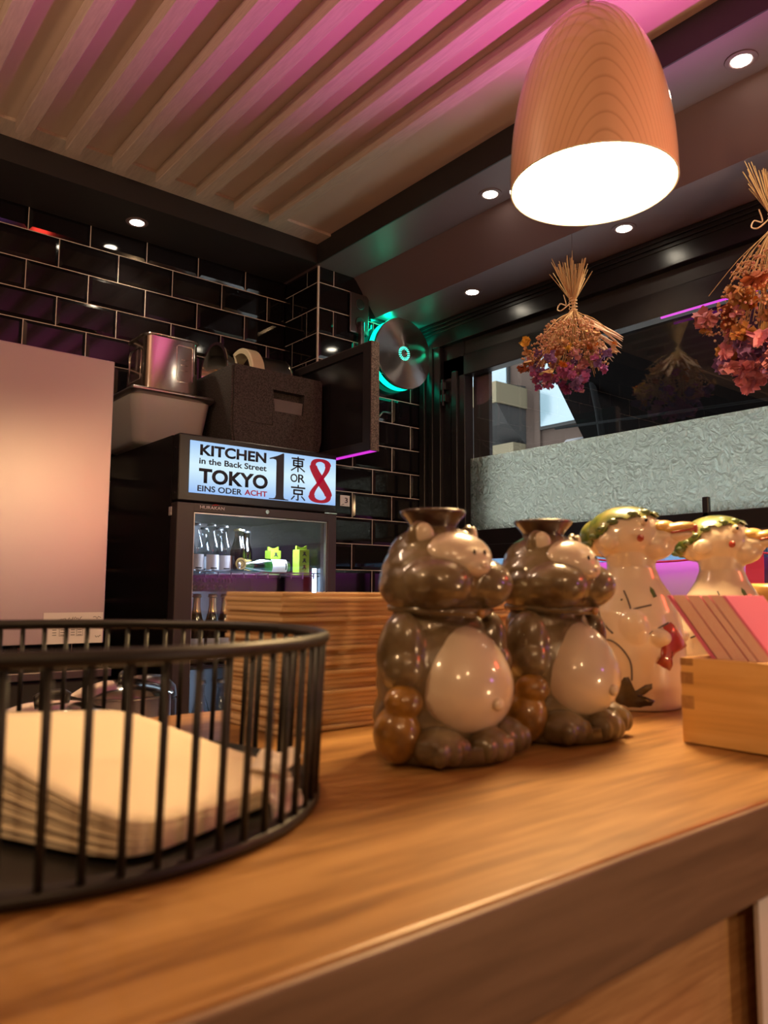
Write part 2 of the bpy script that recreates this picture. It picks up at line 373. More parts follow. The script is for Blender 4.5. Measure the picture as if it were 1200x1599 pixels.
# walls of tiles: every tile bevelled, in one mesh with its grout bed
def tile_wall(name, P, u0, u1, z0, z1, joint, zref, label, flip=0):
    """P(u, z, out) -> point; joint: a vertical joint of the even courses; zref: a horizontal joint"""
    bm = B(); g = 0.0028; t = 0.005; bv = 0.011
    k0 = math.floor((z0-zref)/0.1)-1
    fs = [bm.verts.new(P(*q)) for q in ((u0,z0,0),(u1,z0,0),(u1,z1,0),(u0,z1,0))]
    bm.faces.new(fs).material_index = 1
    for k in range(k0, k0+40):
        a, b = max(zref+k*0.1+g/2, z0), min(zref+(k+1)*0.1-g/2, z1)
        if b-a < 0.012: continue
        off = joint+(0.1 if (k % 2) else 0.0)
        j0 = math.floor((u0-off)/0.2)-1
        for j in range(j0, j0+40):
            c, d = max(off+j*0.2+g/2, u0), min(off+(j+1)*0.2-g/2, u1)
            if d-c < 0.012: continue
            e = min(bv, (b-a)/3, (d-c)/3)
            lo = [bm.verts.new(P(*q)) for q in ((c,a,0.001),(d,a,0.001),(d,b,0.001),(c,b,0.001))]
            hi = [bm.verts.new(P(*q)) for q in ((c+e,a+e,t),(d-e,a+e,t),(d-e,b-e,t),(c+e,b-e,t))]
            bm.faces.new(hi)
            for i in range(4): bm.faces.new((lo[i], lo[(i+1)%4], hi[(i+1)%4], hi[i]))
    return struct(name, bm, [M['tile'], M['grout']], label)
tile_wall('wall_back', lambda u,z,o: V((u,2.60-o,z)), -2.6, 1.62, 0.0, 2.455, 0.632, 2.378, 'black metro tile wall behind the fridge')
tile_wall('wall_pier', lambda u,z,o: V((u,2.37-o,z)), 1.62, 2.155, 0.0, 2.455, 1.793, 1.693, 'black metro tile pier beside the window')
tile_wall('wall_pier_side', lambda u,z,o: V((1.62-o,u,z)), 2.37, 2.60, 0.0, 2.455, 2.545, 1.693, 'narrow tiled side of the pier')
bm = B(); box(bm, 1.6155, 1.6215, 2.3635, 2.3695, 0.0, 2.455); box(bm, 2.150, 2.1565, 2.363, 2.3705, 0, 2.32); struct('trim_7', bm, M['grout'], 'pale edge strips of the tiled pier')
bm = B(); box(bm, 1.621, 2.2, 2.371, 2.75, 0, 2.455); box(bm, -2.6, 1.62, 2.601, 2.75, 0, 2.6); struct('wall_core', bm, M['room_wall'], 'masonry behind the tiles')
bm = B(); box(bm, -2.7, -2.6, -3.1, 2.75, 0, 2.66); struct('wall_left', bm, M['room_wall'])
bm = B(); box(bm, -2.7, 2.3, -3.2, -3.1, 0, 2.66); struct('wall_front', bm, M['room_wall'])
bm = B(); box(bm, 2.16, 2.3, -3.1, -0.45, 0, 2.66); box(bm, 2.16, 2.3, -0.45, 2.75, 0, 1.02); box(bm, 2.17, 2.3, -0.45, 2.75, 2.14, 2.66); box(bm, 2.17, 2.3, 2.23, 2.75, 0, 2.66); struct('wall_right', bm, M['black_matt'], 'black wall around the window')
# ---- window: black timber frame, clear upper pane with a frosted band, pale lower panes
win = bpy.data.objects.new('window_1', None); link(win); win.location = (2.2, 0.8, 1.44)
tag(win, 'wide black timber window with frosted lower band', 'window', kind='structure')
bm = B()
box(bm, 2.145, 2.172, 2.245, 2.362, 1.02, 2.235, bevel=0.003)            # wide outer casing
box(bm, 2.135, 2.172, 2.33, 2.362, 1.02, 2.235, bevel=0.003); box(bm, 2.138, 2.172, 2.285, 2.305, 1.02, 2.235, bevel=0.002)
box(bm, 2.14, 2.172, -0.5, 2.362, 2.215, 2.30, bevel=0.003)
obj('casing', bm, M['black_paint'], win, world=True)
bm = B()
for q in range(3): box(bm, 2.120+0.008*q, 2.172, -0.5, 2.362, 2.298-0.012*q, 2.312-0.012*q, bevel=0.002)
obj('cornice', bm, M['black_paint'], win, world=True)
bm = B()
box(bm, 2.165, 2.215, 2.125, 2.245, 1.385, 2.235, bevel=0.003); box(bm, 2.165, 2.215, -0.5, 2.245, 2.075, 2.16, bevel=0.003); box(bm, 2.172, 2.2, -0.5, 2.245, 2.155, 2.22)
box(bm, 2.155, 2.172, 2.16, 2.19, 1.40, 2.10, bevel=0.003)
box(bm, 2.15, 2.225, -0.5, 2.245, 1.385, 1.447, bevel=0.003); box(bm, 2.13, 2.225, -0.5, 2.245, 1.35, 1.388, bevel=0.003); box(bm, 2.126, 2.136, -0.5, 2.245, 1.334, 1.388, bevel=0.003)
obj('sash_frame', bm, M['black_paint'], win, world=True)
bm = B(); box(bm, 2.2, 2.203, -0.5, 2.126, 1.445, 2.077); obj('pane', bm, M['pane'], win, world=True)
bm = B(); box(bm, 2.196, 2.1985, -0.5, 2.128, 1.445, 1.738); obj('frosted_band', bm, M['frosted'], win, world=True)
bm = B(); box(bm, 2.222, 2.24, 2.045, 2.13, 1.44, 2.09); obj('outer_jamb', bm, M['black_matt'], win, world=True)
bm = B()
for z in (1.98, 2.03): box(bm, 2.145, 2.168, 2.215, 2.245, z, z+0.035, bevel=0.004)
lathe(bm, [(0.006,1.965),(0.006,2.075)], 12, (2.148,2.23,0)); obj('hinge', bm, M['black_paint'], win, world=True)
bm = B(); box(bm, 2.150, 2.165, 1.122, 1.142, 1.40, 1.492, bevel=0.003); obj('window_handle', bm, M['black_plastic'], win, world=True)
bm = B(); box(bm, 2.2, 2.204, -0.5, 2.245, 1.312, 1.352); obj('lower_pane', bm, M['milk_pane'], win, world=True)
bm = B(); box(bm, 2.2, 2.204, -0.5, 2.245, 1.02, 1.311); obj('lower_board', bm, M['lavender_pane'], win, world=True)
bm = B()
for y in (0.62, 0.98, 1.42, 1.9): box(bm, 2.17, 2.199, y, y+0.03, 1.02, 1.352)
obj('glazing_bar', bm, M['black_paint'], win, world=True)
# LED strips
bm = B(); box(bm, 2.160, 2.165, -0.4, 1.26, 2.067, 2.0725); tag(obj('led_strip', bm, M['magenta_dim']), 'magenta light strip along the head of the window', 'light strip')
bm = B(); box(bm, 2.140, 2.150, -0.4, 2.2, 1.3405, 1.3495); tag(obj('led_strip', bm, M['magenta']), 'magenta light strip under the window sill', 'light strip')

# ---- ceiling slats
nums = ['first', 'second', 'third', 'fourth', 'fifth', 'sixth', 'seventh', 'eighth', 'ninth']
for k in range(9):
    x = 1.332-0.1385*k
    bm = B(); box(bm, x, x+0.042, -0.9, 2.262, 2.498, 2.54, bevel=0.002, seg=1)
    tag(obj('ceiling_slat', bm, M['cream_wood']), 'cream wooden ceiling slat, %s counted from the black window side beam' % nums[k], 'slat', 'ceiling slats')

# ---- downlights
dl = [((0.943,2.472,2.4545), 'small round downlight in the black soffit over the tiled wall'),
      ((1.722,1.572,2.4545), 'round downlight in the upper soffit just left of the pendant lamp'),
      ((1.718,0.775,2.4545), 'bright round downlight in the upper soffit right of the pendant lamp'),
      ((2.0,1.92,2.3145), 'round downlight in the low soffit left above the dried bouquet'),
      ((1.99,1.272,2.3145), 'round downlight in the low soffit under the pendant lamp rim')]
bm = B(); lathe(bm, [(0.036,-0.002),(0.037,0.0),(0.022,0.0),(0.022,-0.002),(0.028,-0.004),(0.036,-0.002)], 32, cap=False); ring_me = None
first = None
for (p, lab) in dl:
    if first is None:
        t = thing('downlight', lab, 'downlight', p, 0, 'ceiling downlights')
        obj('trim_ring', bm, M['soffit'], t, True)
        b2 = B(); lathe(b2, [(0.001,-0.0005),(0.0215,-0.0005),(0.0215,-0.003),(0.001,-0.003)], 24); obj('lens', b2, M['spotglow'], t); first = t
    else: dup(first, p, None, lab)
    light('downlight_beam', 'SPOT', (p[0],p[1],p[2]-0.012), 7, (1.0,0.80,0.55), (p[0],p[1],0), 0.02, 110, 0.7)
light('downlight_beam', 'SPOT', (0.1,2.46,2.44), 7, (1.0,0.80,0.55), (0.1,2.46,0), 0.02, 110, 0.7)
light('downlight_beam', 'SPOT', (-0.75,2.46,2.44), 7, (1.0,0.80,0.55), (-0.75,2.46,0), 0.02, 110, 0.7)
light('downlight_beam', 'SPOT', (1.72,-0.05,2.44), 7, (1.0,0.80,0.55), (1.72,-0.05,0), 0.02, 110, 0.7)

# ---- pendant lamp over the counter
def shade_prof(H, R, n=28): return [(R*max(1-(i/n)**2.2, 0)**0.5 if i < n else 0.006, H*i/n) for i in range(n+1)]
def pendant(loc, label):
    t = thing('pendant_lamp', label, 'lamp', loc, 0, 'pendant lamps over the counter')
    H, R = 0.240, 0.103
    out = shade_prof(H, R); inn = [(max(r-0.003,0.0005), z-0.003) for r, z in out[1:]]
    bm = B(); lathe(bm, out, 72, cap=False); obj('lamp_shade', bm, M['copper'], t, True)
    bm = B(); lathe(bm, [(R,0.0),(R-0.002,-0.001),(R-0.003,0.001)]+inn[:-1], 72, cap=False); obj('shade_lining', bm, M['shade_inner'], t, True)
    bm = B(); lathe(bm, [(0.0001,0.004),(0.0985,0.004),(0.0985,0.010),(0.0001,0.010)], 48); obj('diffuser', bm, M['lampglow'], t)
    bm = B(); lathe(bm, [(0.004,0.22),(0.010,0.236),(0.009,0.252),(0.005,0.262)], 20); obj('cord_grip', bm, M['chrome'], t, True)
    bm = B(); lathe(bm, [(0.003,0.258),(0.0035,2.54-loc[2])], 10); obj('cord', bm, M['cord'], t, True)
    return t
pl = pendant((0.793,0.550,1.72), 'salmon bell shaped pendant lamp glowing over the counter')
light('pendant_glow', 'AREA', (0.793,0.55,1.718), 3.2, (1.0,0.65,0.30), (0.793,0.55,0), 0.15)

# ---- green lit wall lamp on the pier
t = thing('wall_lamp', 'round brushed metal wall lamp with green light behind, on the pier', 'lamp', (2.0,2.36,2.172))
bm = B(); lathe(bm, [(0.145,-0.010),(0.147,-0.013),(0.147,-0.0155),(0.145,-0.018),(0.030,-0.018),(0.030,-0.010)], 72, axis='Y', cap=False)
o = obj('lamp_disc', bm, M['disc'], t, True); o.location = (0,-0.040,0); sharp(o, 30)
bm = B(); lathe(bm, [(0.138,-0.004),(0.143,-0.004),(0.143,-0.030),(0.138,-0.030),(0.138,-0.004)], 72, axis='Y', cap=False); obj('light_ring', bm, M['green_led'], t, True)
bm = B(); lathe(bm, [(0.0005,-0.036),(0.095,-0.036),(0.095,0.0),(0.0005,0.0)], 40, axis='Y'); obj('housing', bm, M['black_plastic'], t)
bm = B(); lathe(bm, [(0.0005,-0.052),(0.030,-0.052),(0.030,-0.057),(0.016,-0.059),(0.012,-0.055),(0.0005,-0.055)], 36, axis='Y'); obj('perforated_cap', bm, M['steel_shiny'], t)
bm = B()
for rr, nn in ((0.018,13),(0.0225,17),(0.027,21)):
    for i in range(nn): ell(bm, (rr*math.cos(2*PI*i/nn+rr*40), -0.0585, rr*math.sin(2*PI*i/nn+rr*40)), (0.0021,0.0015,0.0021), sub=1)
o = obj('light_points', bm, M['green_dot'], t); o['label'] = 'green points of light in the cap'
light('green_halo', 'POINT', (1.93,2.325,2.295), 0.55, (0.0,1.0,0.5), size=0.02)
light('green_halo', 'POINT', (2.12,2.31,2.2), 0.5, (0.0,1.0,0.5), size=0.02)
# ------------------------------------------------------------------ the counter
t = thing('counter', 'long walnut bar counter with thick rounded edge', 'counter', (0.6,0.42,0))
bm = B(); box(bm, -1.4, 2.1, 0.1985, 0.66, 1.054, 1.10, bevel=0.0018, seg=3); obj('countertop', bm, M['counter'], t, world=True)
bm = B(); box(bm, -1.4, 2.1, 0.1955, 0.1988, 1.0535, 1.0990, bevel=0.0012, seg=2); obj('edge_band', bm, M['counter_edge'], t, world=True)
bm = B(); box(bm, -1.4, 2.1, 0.222, 0.25, 0.0, 1.054); obj('front_panel', bm, M['counter_front'], t, world=True)
bm = B(); box(bm, -1.4, 2.1, 0.25, 0.62, 0.0, 1.053); obj('counter_body', bm, M['black_matt'], t, world=True)
bm = B(); box(bm, 0.4352, 0.62, 0.2075, 0.2105, 0.70, 1.0525, bevel=0.0005); tag(obj('notice_board', bm, M['white_paper']), 'white board standing against the wooden front below the counter edge', 'board')
# kitchen side
t = thing('kitchen_worktop', 'low dark kitchen worktop behind the counter', 'worktop', (0.2,1.15,0))
bm = B(); box(bm, -1.4, 0.9, 0.85, 1.5, 0.90, 0.93, bevel=0.003); obj('top', bm, M['steel_dark'], t, world=True)
bm = B(); box(bm, -1.4, 0.9, 0.87, 1.48, 0.0, 0.90); obj('cabinet', bm, M['black_matt'], t, world=True)
t = thing('base_cabinet', 'black base cabinet under the steel cabinet', 'cabinet', (0.1,2.25,0))
bm = B(); box(bm, -1.4, 0.70, 1.93, 2.56, 0.0, 1.0); obj('body', bm, M['black_matt'], t, world=True)
bm = B(); box(bm, -1.4, 0.71, 1.91, 2.57, 1.0, 1.02, bevel=0.002); obj('top', bm, M['steel_dark'], t, world=True)
# ------------------------------------------------------------------ steel cabinet with paper notice
t = thing('steel_cabinet', 'tall stainless steel cabinet with plain satin front, left of the fridge', 'cabinet', (0.1,1.93,1.02))
bm = B(); box(bm, -0.62, 0.682, 1.925, 2.55, 1.085, 1.782, bevel=0.003); obj('body', bm, M['steel'], t, world=True)
bm = B(); box(bm, -0.62, 0.683, 1.900, 1.924, 1.083, 1.784, bevel=0.002); obj('door', bm, M['steel_panel'], t, world=True)
for x in (-0.5, 0.62):
    for y in (2.0, 2.48):
        bm = B(); lathe(bm, [(0.018,1.021),(0.018,1.086)], 16, (x,y,0)); obj('foot', bm, M['black_plastic'], t, world=True)
t = thing('paper_note', 'handwritten paper price note stuck low on the steel cabinet', 'paper', (0.61,1.899,1.085))
bm = B(); box(bm, 0.541, 0.679, 1.8985, 1.8995, 1.084, 1.157); obj('sheet', bm, M['white_paper'], t, world=True)
bm = B(); rnd = random.Random(3)
def scribble(bm, x, z, w, h, y, n=8, r=0.0006):
    tube(bm, [(x+w*i/n, y, z+h*rnd.uniform(-0.5,0.5)) for i in range(n+1)], r, 5)
for (hx, hz, hw, hh, hn) in ((0.578,1.142,0.030,0.009,10),(0.610,1.1425,0.018,0.012,6),(0.655,1.145,0.019,0.008,6),(0.662,1.122,0.013,0.008,5),(0.662,1.098,0.013,0.008,5)):
    bm = B(); scribble(bm, hx, hz, hw, hh, 1.898, hn); obj('handwriting', bm, M['ink'], t, world=True)

bm = B()
for x in (0.562, 0.580, 0.604, 0.620):
    for q in range(5): box(bm, x, x+0.009, 1.898, 1.8984, 1.104+q*0.006, 1.1052+q*0.006)
for x in (0.5775, 0.6175): 
    for (a,b,c,d) in ((0,0.0145,0,0.0006),(0,0.0145,0.031,0.0316),(0,0.0006,0,0.031),(0.0139,0.0145,0,0.031)): box(bm, x+a, x+b, 1.898, 1.8984, 1.102+c, 1.102+d)
obj('printed_table', bm, M['ink'], t, world=True)

# ------------------------------------------------------------------ drinks fridge with lit sign
FX0, FX1, FY0, FY1 = 0.930, 1.488, 2.05, 2.585
t = fridge = thing('drinks_fridge', 'black glass door drinks fridge with lit white sign on top', 'fridge', (1.21,2.32,0))
bm = B()
box(bm, FX0, FX0+0.03, FY0+0.045, FY1, 0.03, 1.66); box(bm, FX1-0.03, FX1, FY0+0.045, FY1, 0.03, 1.66)
box(bm, FX0+0.03, FX1-0.03, FY0+0.045, FY1, 1.452, 1.66); box(bm, FX0+0.03, FX1-0.03, FY0+0.045, FY1, 0.03, 0.14)
obj('cabinet_body', bm, M['black_body'], t, world=True)
bm = B(); box(bm, FX0+0.03, FX1-0.03, FY1-0.03, FY1-0.006, 0.14, 1.452); obj('back_liner', bm, M['steel_dark'], t, world=True)
bm = B(); box(bm, FX0+0.002, FX1, FY0+0.004, FY0+0.045, 1.466, 1.662, bevel=0.004); sb = obj('sign_box', bm, M['black_body'], t, world=True)
bm = B()
for z in (1.49, 1.62): lathe(bm, [(0.0001,-0.002),(0.003,-0.002),(0.003,0)], 10, (FX0+0.002,FY0+0.025,z), axis='X')
obj('screw', bm, M['chrome'], sb)
# sign face: backlit white acrylic
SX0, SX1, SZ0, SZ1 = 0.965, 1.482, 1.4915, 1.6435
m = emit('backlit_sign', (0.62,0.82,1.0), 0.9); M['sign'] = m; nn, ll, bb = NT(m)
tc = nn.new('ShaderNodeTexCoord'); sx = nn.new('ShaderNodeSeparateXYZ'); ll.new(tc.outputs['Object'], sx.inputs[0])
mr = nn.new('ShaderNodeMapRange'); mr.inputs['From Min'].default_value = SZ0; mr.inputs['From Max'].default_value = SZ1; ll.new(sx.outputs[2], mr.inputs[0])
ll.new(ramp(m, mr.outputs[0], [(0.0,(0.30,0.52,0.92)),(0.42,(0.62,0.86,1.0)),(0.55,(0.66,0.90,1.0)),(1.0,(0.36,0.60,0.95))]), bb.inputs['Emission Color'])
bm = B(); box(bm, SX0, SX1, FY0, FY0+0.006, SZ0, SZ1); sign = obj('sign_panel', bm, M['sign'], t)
sign.matrix_parent_inverse = Matrix.Translation(t.location).inverted()
M['sign_dark'] = mat('dark_sign_print', (0.03,0.04,0.07), 0.5); M['sign_red'] = emit('red_sign_print', (0.50,0.004,0.03), 0.62)
a_, b_ = 2.196, 2.525
def sxf(s): return SX0+(SX1-SX0)*(s*a_/(b_-(b_-a_)*s))
def szf(s): return SZ1-(SZ1-SZ0)*s
SY = FY0-0.0003
def sign_text(txt, s0, s1, top, bot, m, bold, nm='lettering'):
    o = obj(nm, text_bm(txt, (sxf(s0), sxf(s1), szf(bot), szf(top)), SY, bold), m, sign); return o
sign_text('KITCHEN', 0.066, 0.522, 0.055, 0.270, M['sign_dark'], 0.034)
sign_text('in the Back Street', 0.062, 0.525, 0.315, 0.435, M['sign_dark'], 0.020)
sign_text('TOKYO', 0.062, 0.535, 0.515, 0.805, M['sign_dark'], 0.036)
sign_text('EINS ODER', 0.055, 0.360, 0.850, 0.965, M['sign_dark'], 0.018)
sign_text('ACHT', 0.378, 0.532, 0.845, 0.955, M['sign_red'], 0.020)
def sign_poly(polys, s0, s1, top, bot, m, nm='lettering'):
    bm = B(); x0, x1, z0, z1 = sxf(s0), sxf(s1), szf(bot), szf(top)
    for p in polys: prism(bm, p, lambda a,b: V((x0+a*(x1-x0), SY, z0+b*(z1-z0))), (0,-0.0006,0))
    return obj(nm, bm, m, sign)
# tall serif 1
sign_poly([[(0.02,0.80),(0.30,0.86),(0.30,0.10),(0.28,0.035),(0.0,0.02),(0.0,0.0),(1.0,0.0),(1.0,0.02),(0.80,0.035),(0.76,0.10),(0.76,1.0),(0.68,1.0),(0.02,0.90)][:0] or
           [(0.0,0.87),(0.0,0.845),(0.18,0.86),(0.33,0.845),(0.35,0.80),(0.35,0.10),(0.31,0.04),(0.22,0.022),(0.0,0.017),(0.0,0.0),(1.0,0.0),(1.0,0.017),(0.84,0.022),(0.76,0.04),(0.74,0.10),(0.74,1.0),(0.68,1.0),(0.40,0.935)]],
          0.545, 0.678, 0.02, 0.990, M['sign_dark'])
# red serif 8: one closed stroke of changing width
def eight():
    bm = B(); N = 120; x0, x1, z0, z1 = sxf(0.822), sxf(0.966), szf(0.992), szf(0.015); cx = (x0+x1)/2; w = x1-x0; h = z1-z0
    L, Rr = [], []
    for i in range(N):
        a = 2*PI*i/N
        y = math.cos(a); amp = 0.40 if y < 0 else 0.355
        P = lambda q: V(((0.395 if math.cos(q) < 0 else 0.345)*w*math.sin(2*q)*(1.0), 0.455*h*math.copysign(abs(math.cos(q))**0.92, math.cos(q))))
        p = P(a); d = P(a+0.01)-P(a-0.01); d = V((d.x, d.y)).normalized(); nrm = V((-d.y, d.x))
        diag = 1.0 if d.x*d.y < 0 else 0.0
        c = abs(math.cos(a)); 
        base = 0.058+0.078*(abs(d.y)**1.5)
        if diag: base += 0.085*(1-c)**0.7
        else: base -= 0.045*(1-c)**1.2
        hw = base*w
        L.append(p+nrm*hw); Rr.append(p-nrm*hw)
    mid = (z0+z1)/2+0.03*h
    mk = lambda p: bm.verts.new(V((cx+p.x, SY-0.0004, mid-0.03*h+p.y)))
    A = [mk(p) for p in L]; Bq = [mk(p) for p in Rr]
    for i in range(N): bm.faces.new((A[i], A[(i+1)%N], Bq[(i+1)%N], Bq[i]))
    return bm
obj('lettering', eight(), M['sign_red'], sign)
sign_text('O', 0.690, 0.738, 0.415, 0.590, M['sign_dark'], 0.012); sign_text('R', 0.742, 0.790, 0.415, 0.590, M['sign_dark'], 0.012)
def stroke(a, b, w=0.105):
    d = V((b[0]-a[0], b[1]-a[1])).normalized(); q = V((-d.y, d.x))*w/2
    return [(a[0]+q.x, a[1]+q.y), (a[0]-q.x, a[1]-q.y), (b[0]-q.x, b[1]-q.y), (b[0]+q.x, b[1]+q.y)]
east = [stroke((0.06,0.86),(0.94,0.86)), stroke((0.5,1.0),(0.5,0.0),0.085), stroke((0.17,0.72),(0.83,0.72)), stroke((0.17,0.56),(0.83,0.56),0.06), stroke((0.17,0.40),(0.83,0.40)),
        stroke((0.20,0.75),(0.20,0.37)), stroke((0.80,0.75),(0.80,0.37)), stroke((0.47,0.37),(0.03,0.06),0.08), stroke((0.53,0.37),(0.97,0.06),0.08)]
kyo = [stroke((0.5,1.0),(0.5,0.84),0.085), stroke((0.03,0.82),(0.97,0.82)), stroke((0.2,0.66),(0.8,0.66)), stroke((0.2,0.42),(0.8,0.42)), stroke((0.23,0.69),(0.23,0.39)), stroke((0.77,0.69),(0.77,0.39)),
       stroke((0.5,0.42),(0.5,0.03),0.085), stroke((0.5,0.03),(0.36,0.07),0.07), stroke((0.27,0.30),(0.05,0.05),0.08), stroke((0.72,0.30),(0.96,0.05),0.08)]
sign_poly(east, 0.690, 0.790, 0.045, 0.370, M['sign_dark']); sign_poly(kyo, 0.692, 0.795, 0.640, 0.975, M['sign_dark'])
# door
DZ0, DZ1 = 0.10, 1.462
bm = B()
box(bm, FX0, FX0+0.054, FY0, FY0+0.044, DZ0, DZ1, bevel=0.003); box(bm, FX1-0.034, FX1, FY0, FY0+0.044, DZ0, DZ1, bevel=0.003)
box(bm, FX0+0.05, FX1-0.03, FY0, FY0+0.044, 1.436, DZ1, bevel=0.002); box(bm, FX0+0.05, FX1-0.03, FY0, FY0+0.044, DZ0, 0.16, bevel=0.002)
door = obj('door', bm, M['door_frame'], t, world=True)
bm = B(); box(bm, FX0+0.054, FX1-0.034, FY0+0.018, FY0+0.022, 0.16, 1.436); obj('glass_pane', bm, M['fridge_pane'], door)
bm = B(); box(bm, FX0+0.0535, FX0+0.0575, FY0+0.006, FY0+0.018, 0.16, 1.434); box(bm, FX1-0.0375, FX1-0.0345, FY0+0.006, FY0+0.018, 0.16, 1.434); box(bm, FX0+0.054, FX1-0.035, FY0+0.006, FY0+0.018, 1.4325, 1.4355); obj('pane_trim', bm, M['steel'], door)
bm = B(); lathe(bm, [(0.0001,-0.004),(0.006,-0.004),(0.0075,-0.001),(0.0075,0.0)], 20, (1.223,FY0,1.452), axis='Y'); box(bm, 1.2222, 1.2238, FY0-0.0048, FY0-0.003, 1.449, 1.455, 0); obj('lock', bm, M['chrome'], door)
obj('logo', text_bm('HURAKAN', (1.000,1.078,1.4462,1.4555), FY0-0.0005, 0.01), M['label_white'], door)
bm = B(); tube(bm, [(1.038,FY0-0.001,1.4575),(1.048,FY0-0.001,1.4605),(1.060,FY0-0.001,1.4600)], [0.0006,0.0018,0.0006], 6); o = obj('logo_swoosh', bm, mat('red_print', (0.6,0.04,0.03), 0.5), door); o['label'] = 'red dash over the logo'
bm = B(); box(bm, FX1-0.05, FX1-0.002, FY0-0.003, FY0+0.01, 1.4625, 1.4655); obj('hinge_plate', bm, M['chrome'], t, world=True)
bm = B(); box(bm, FX0-0.003, FX0, 2.085, 2.10, 1.425, 1.450); o = obj('side_clip', bm, M['label_white'], t, world=True)
for z in (1.262, 0.985, 0.70):
    bm = B(); box(bm, FX0+0.032, FX1-0.032, FY0+0.06, FY1-0.04, z-0.004, z, bevel=0.001)
    for q in range(12): box(bm, FX0+0.034+q*0.043, FX0+0.037+q*0.043, FY0+0.055, FY0+0.060, z-0.012, z+0.006)
    box(bm, FX0+0.032, FX1-0.032, FY0+0.053, FY0+0.057, z+0.004, z+0.008); obj('shelf', bm, M['steel_dark'], t, world=True)
bm = B(); box(bm, FX0+0.032, 1.165, FY0+0.085, FY0+0.088, 1.208, 1.256)
for q in range(8):
    for k in range(2): lathe(bm, [(0.0075,-0.003),(0.0075,0.0),(0.0045,0.0),(0.0045,-0.003)], 12, (FX0+0.060+q*0.021+k*0.0105,FY0+0.085,1.2215+0.02*k), axis='Y', mi=1, cap=False)
o = obj('perforated_rail', bm, [M['black_plastic'], M['steel']], t, world=True)
bm = B(); box(bm, FX1-0.046, FX1-0.036, FY0+0.060, FY0+0.070, 0.2, 1.285); o = obj('light_bar', bm, M['fridge_led'], t, world=True)
light('fridge_light', 'AREA', (1.30,2.16,1.425), 2.6, (0.75,0.85,1.0), (1.2,2.3,1.0), 0.12)
# bottles inside
def bottle(label, loc, H=0.155, R=0.0245, glass='clear_glass', lab='label_white', cap='silver_cap', foil=False, group='bottles in the fridge', round_label=False):
    t = thing('bottle', label, 'bottle', loc, 0, group)
    k = H/0.155
    prof = [(R*0.85,0.0),(R,0.004),(R,0.075*k),(R*0.93,0.088*k),(R*0.55,0.115*k),(0.0105,0.128*k),(0.0100,0.146*k),(0.0125,0.147*k),(0.0125,0.150*k)]
    bm = B(); lathe(bm, prof, 28); obj('glass_body', bm, M[glass], t, True)
    bm = B(); lathe(bm, [(0.0135,0.147*k),(0.0142,0.148*k),(0.0125,0.1545*k),(0.0001,0.155*k)], 20); obj('cap', bm, M[cap], t, True)
    if round_label:
        bm = B(); lathe(bm, [(0.0001,-0.002),(0.019,-0.002),(0.019,0)], 24, (0,-R-0.0003,0.033), axis='Y'); lathe(bm, [(0.011,-0.003),(0.0125,-0.003),(0.0125,-0.0015),(0.011,-0.0015)], 24, (0,-R-0.0003,0.033), axis='Y', mi=1, cap=False)
        obj('label', bm, [M[lab], M['ink']], t)
    else:
        bm = B(); n = 16; a0, a1 = -PI/2-1.0, -PI/2+1.0
        for z0, z1, mi in ((0.012*k,0.058*k,0),(0.0145*k,0.0185*k,1)):
            rr = R+0.0006+0.0004*mi; w = 1.0 if mi == 0 else 0.42
            for i in range(n):
                p, q = -PI/2+w*(2*i/n-1), -PI/2+w*(2*(i+1)/n-1)
                f = bm.faces.new([bm.verts.new(V((rr*math.cos(s), rr*math.sin(s), z))) for s, z in ((p,z0),(q,z0),(q,z1),(p,z1))]); f.material_index = mi
        obj('label', bm, [M[lab], M['ink']], t, True)
    if foil:
        bm = B(); lathe(bm, [(R*0.56,0.114*k),(0.0112,0.128*k),(0.0108,0.146*k)], 24, cap=False); obj('neck_foil', bm, M['gold_foil'], t, True)
    return t
SH = 1.263
b1 = bottle('clear bottle with white label, cut off by the left edge of the fridge glass', (1.058,2.19,SH))
dup(b1, (1.109,2.19,SH), None, 'clear bottle with the whole white label facing out, second from the left')
dup(b1, (1.166,2.215,SH), None, 'clear bottle with white label, third from the left in the front row')
bottle('amber bottle with round gold label on the upper fridge shelf', (1.207,2.20,SH), 0.145, 0.023, 'brown_glass', 'label_gold', 'gold_cap', round_label=True)
b5 = bottle('brown bottle without front label beside the amber one', (1.252,2.26,SH), 0.150, 0.021, 'brown_glass', 'label_gold', 'silver_cap', round_label=True)
for i, (x, lab) in enumerate(((1.10,'clear bottle in the back row at the left end'),(1.155,'clear bottle in the back row behind the white labels'),(1.21,'clear bottle in the back row behind the amber bottle'))):
    dup(b1, (x,2.33,SH), None, lab)
dup(b5, (1.30,2.31,SH), None, 'brown bottle in the back row nearest the empty middle of the shelf')
g = bottle('green glass bottle lying on its side on the upper shelf', (1.245,2.165,SH+0.027), 0.19, 0.026, 'green_glass', 'label_white', 'silver_cap')
g.rotation_euler = (0, -PI/2, 0); g.location = (1.385,2.185,SH+0.0275)
names = ['first', 'second', 'third', 'fourth']
b9 = None
for i, x in enumerate((1.025, 1.072, 1.120, 1.168)):
    lab = 'dark beer bottle with gold neck foil on the middle shelf, %s from the left' % names[i]
    if b9 is None: b9 = bottle(lab, (x,2.19,0.986), 0.215, 0.025, 'brown_glass', 'label_white', 'gold_cap', True, 'beer bottles on the middle shelf')
    else: dup(b9, (x,2.19+0.01*(i%2),0.986), None, lab)
b11 = None
for i, x in enumerate((1.02, 1.085, 1.15)):
    lab = 'clear bottle with white label on the lowest shelf, %s from the left' % names[i]
    if b11 is None: b11 = bottle(lab, (x,2.18,0.701), 0.24, 0.032, group='bottles on the lowest shelf')
    else: dup(b11, (x,2.18,0.701), None, lab)
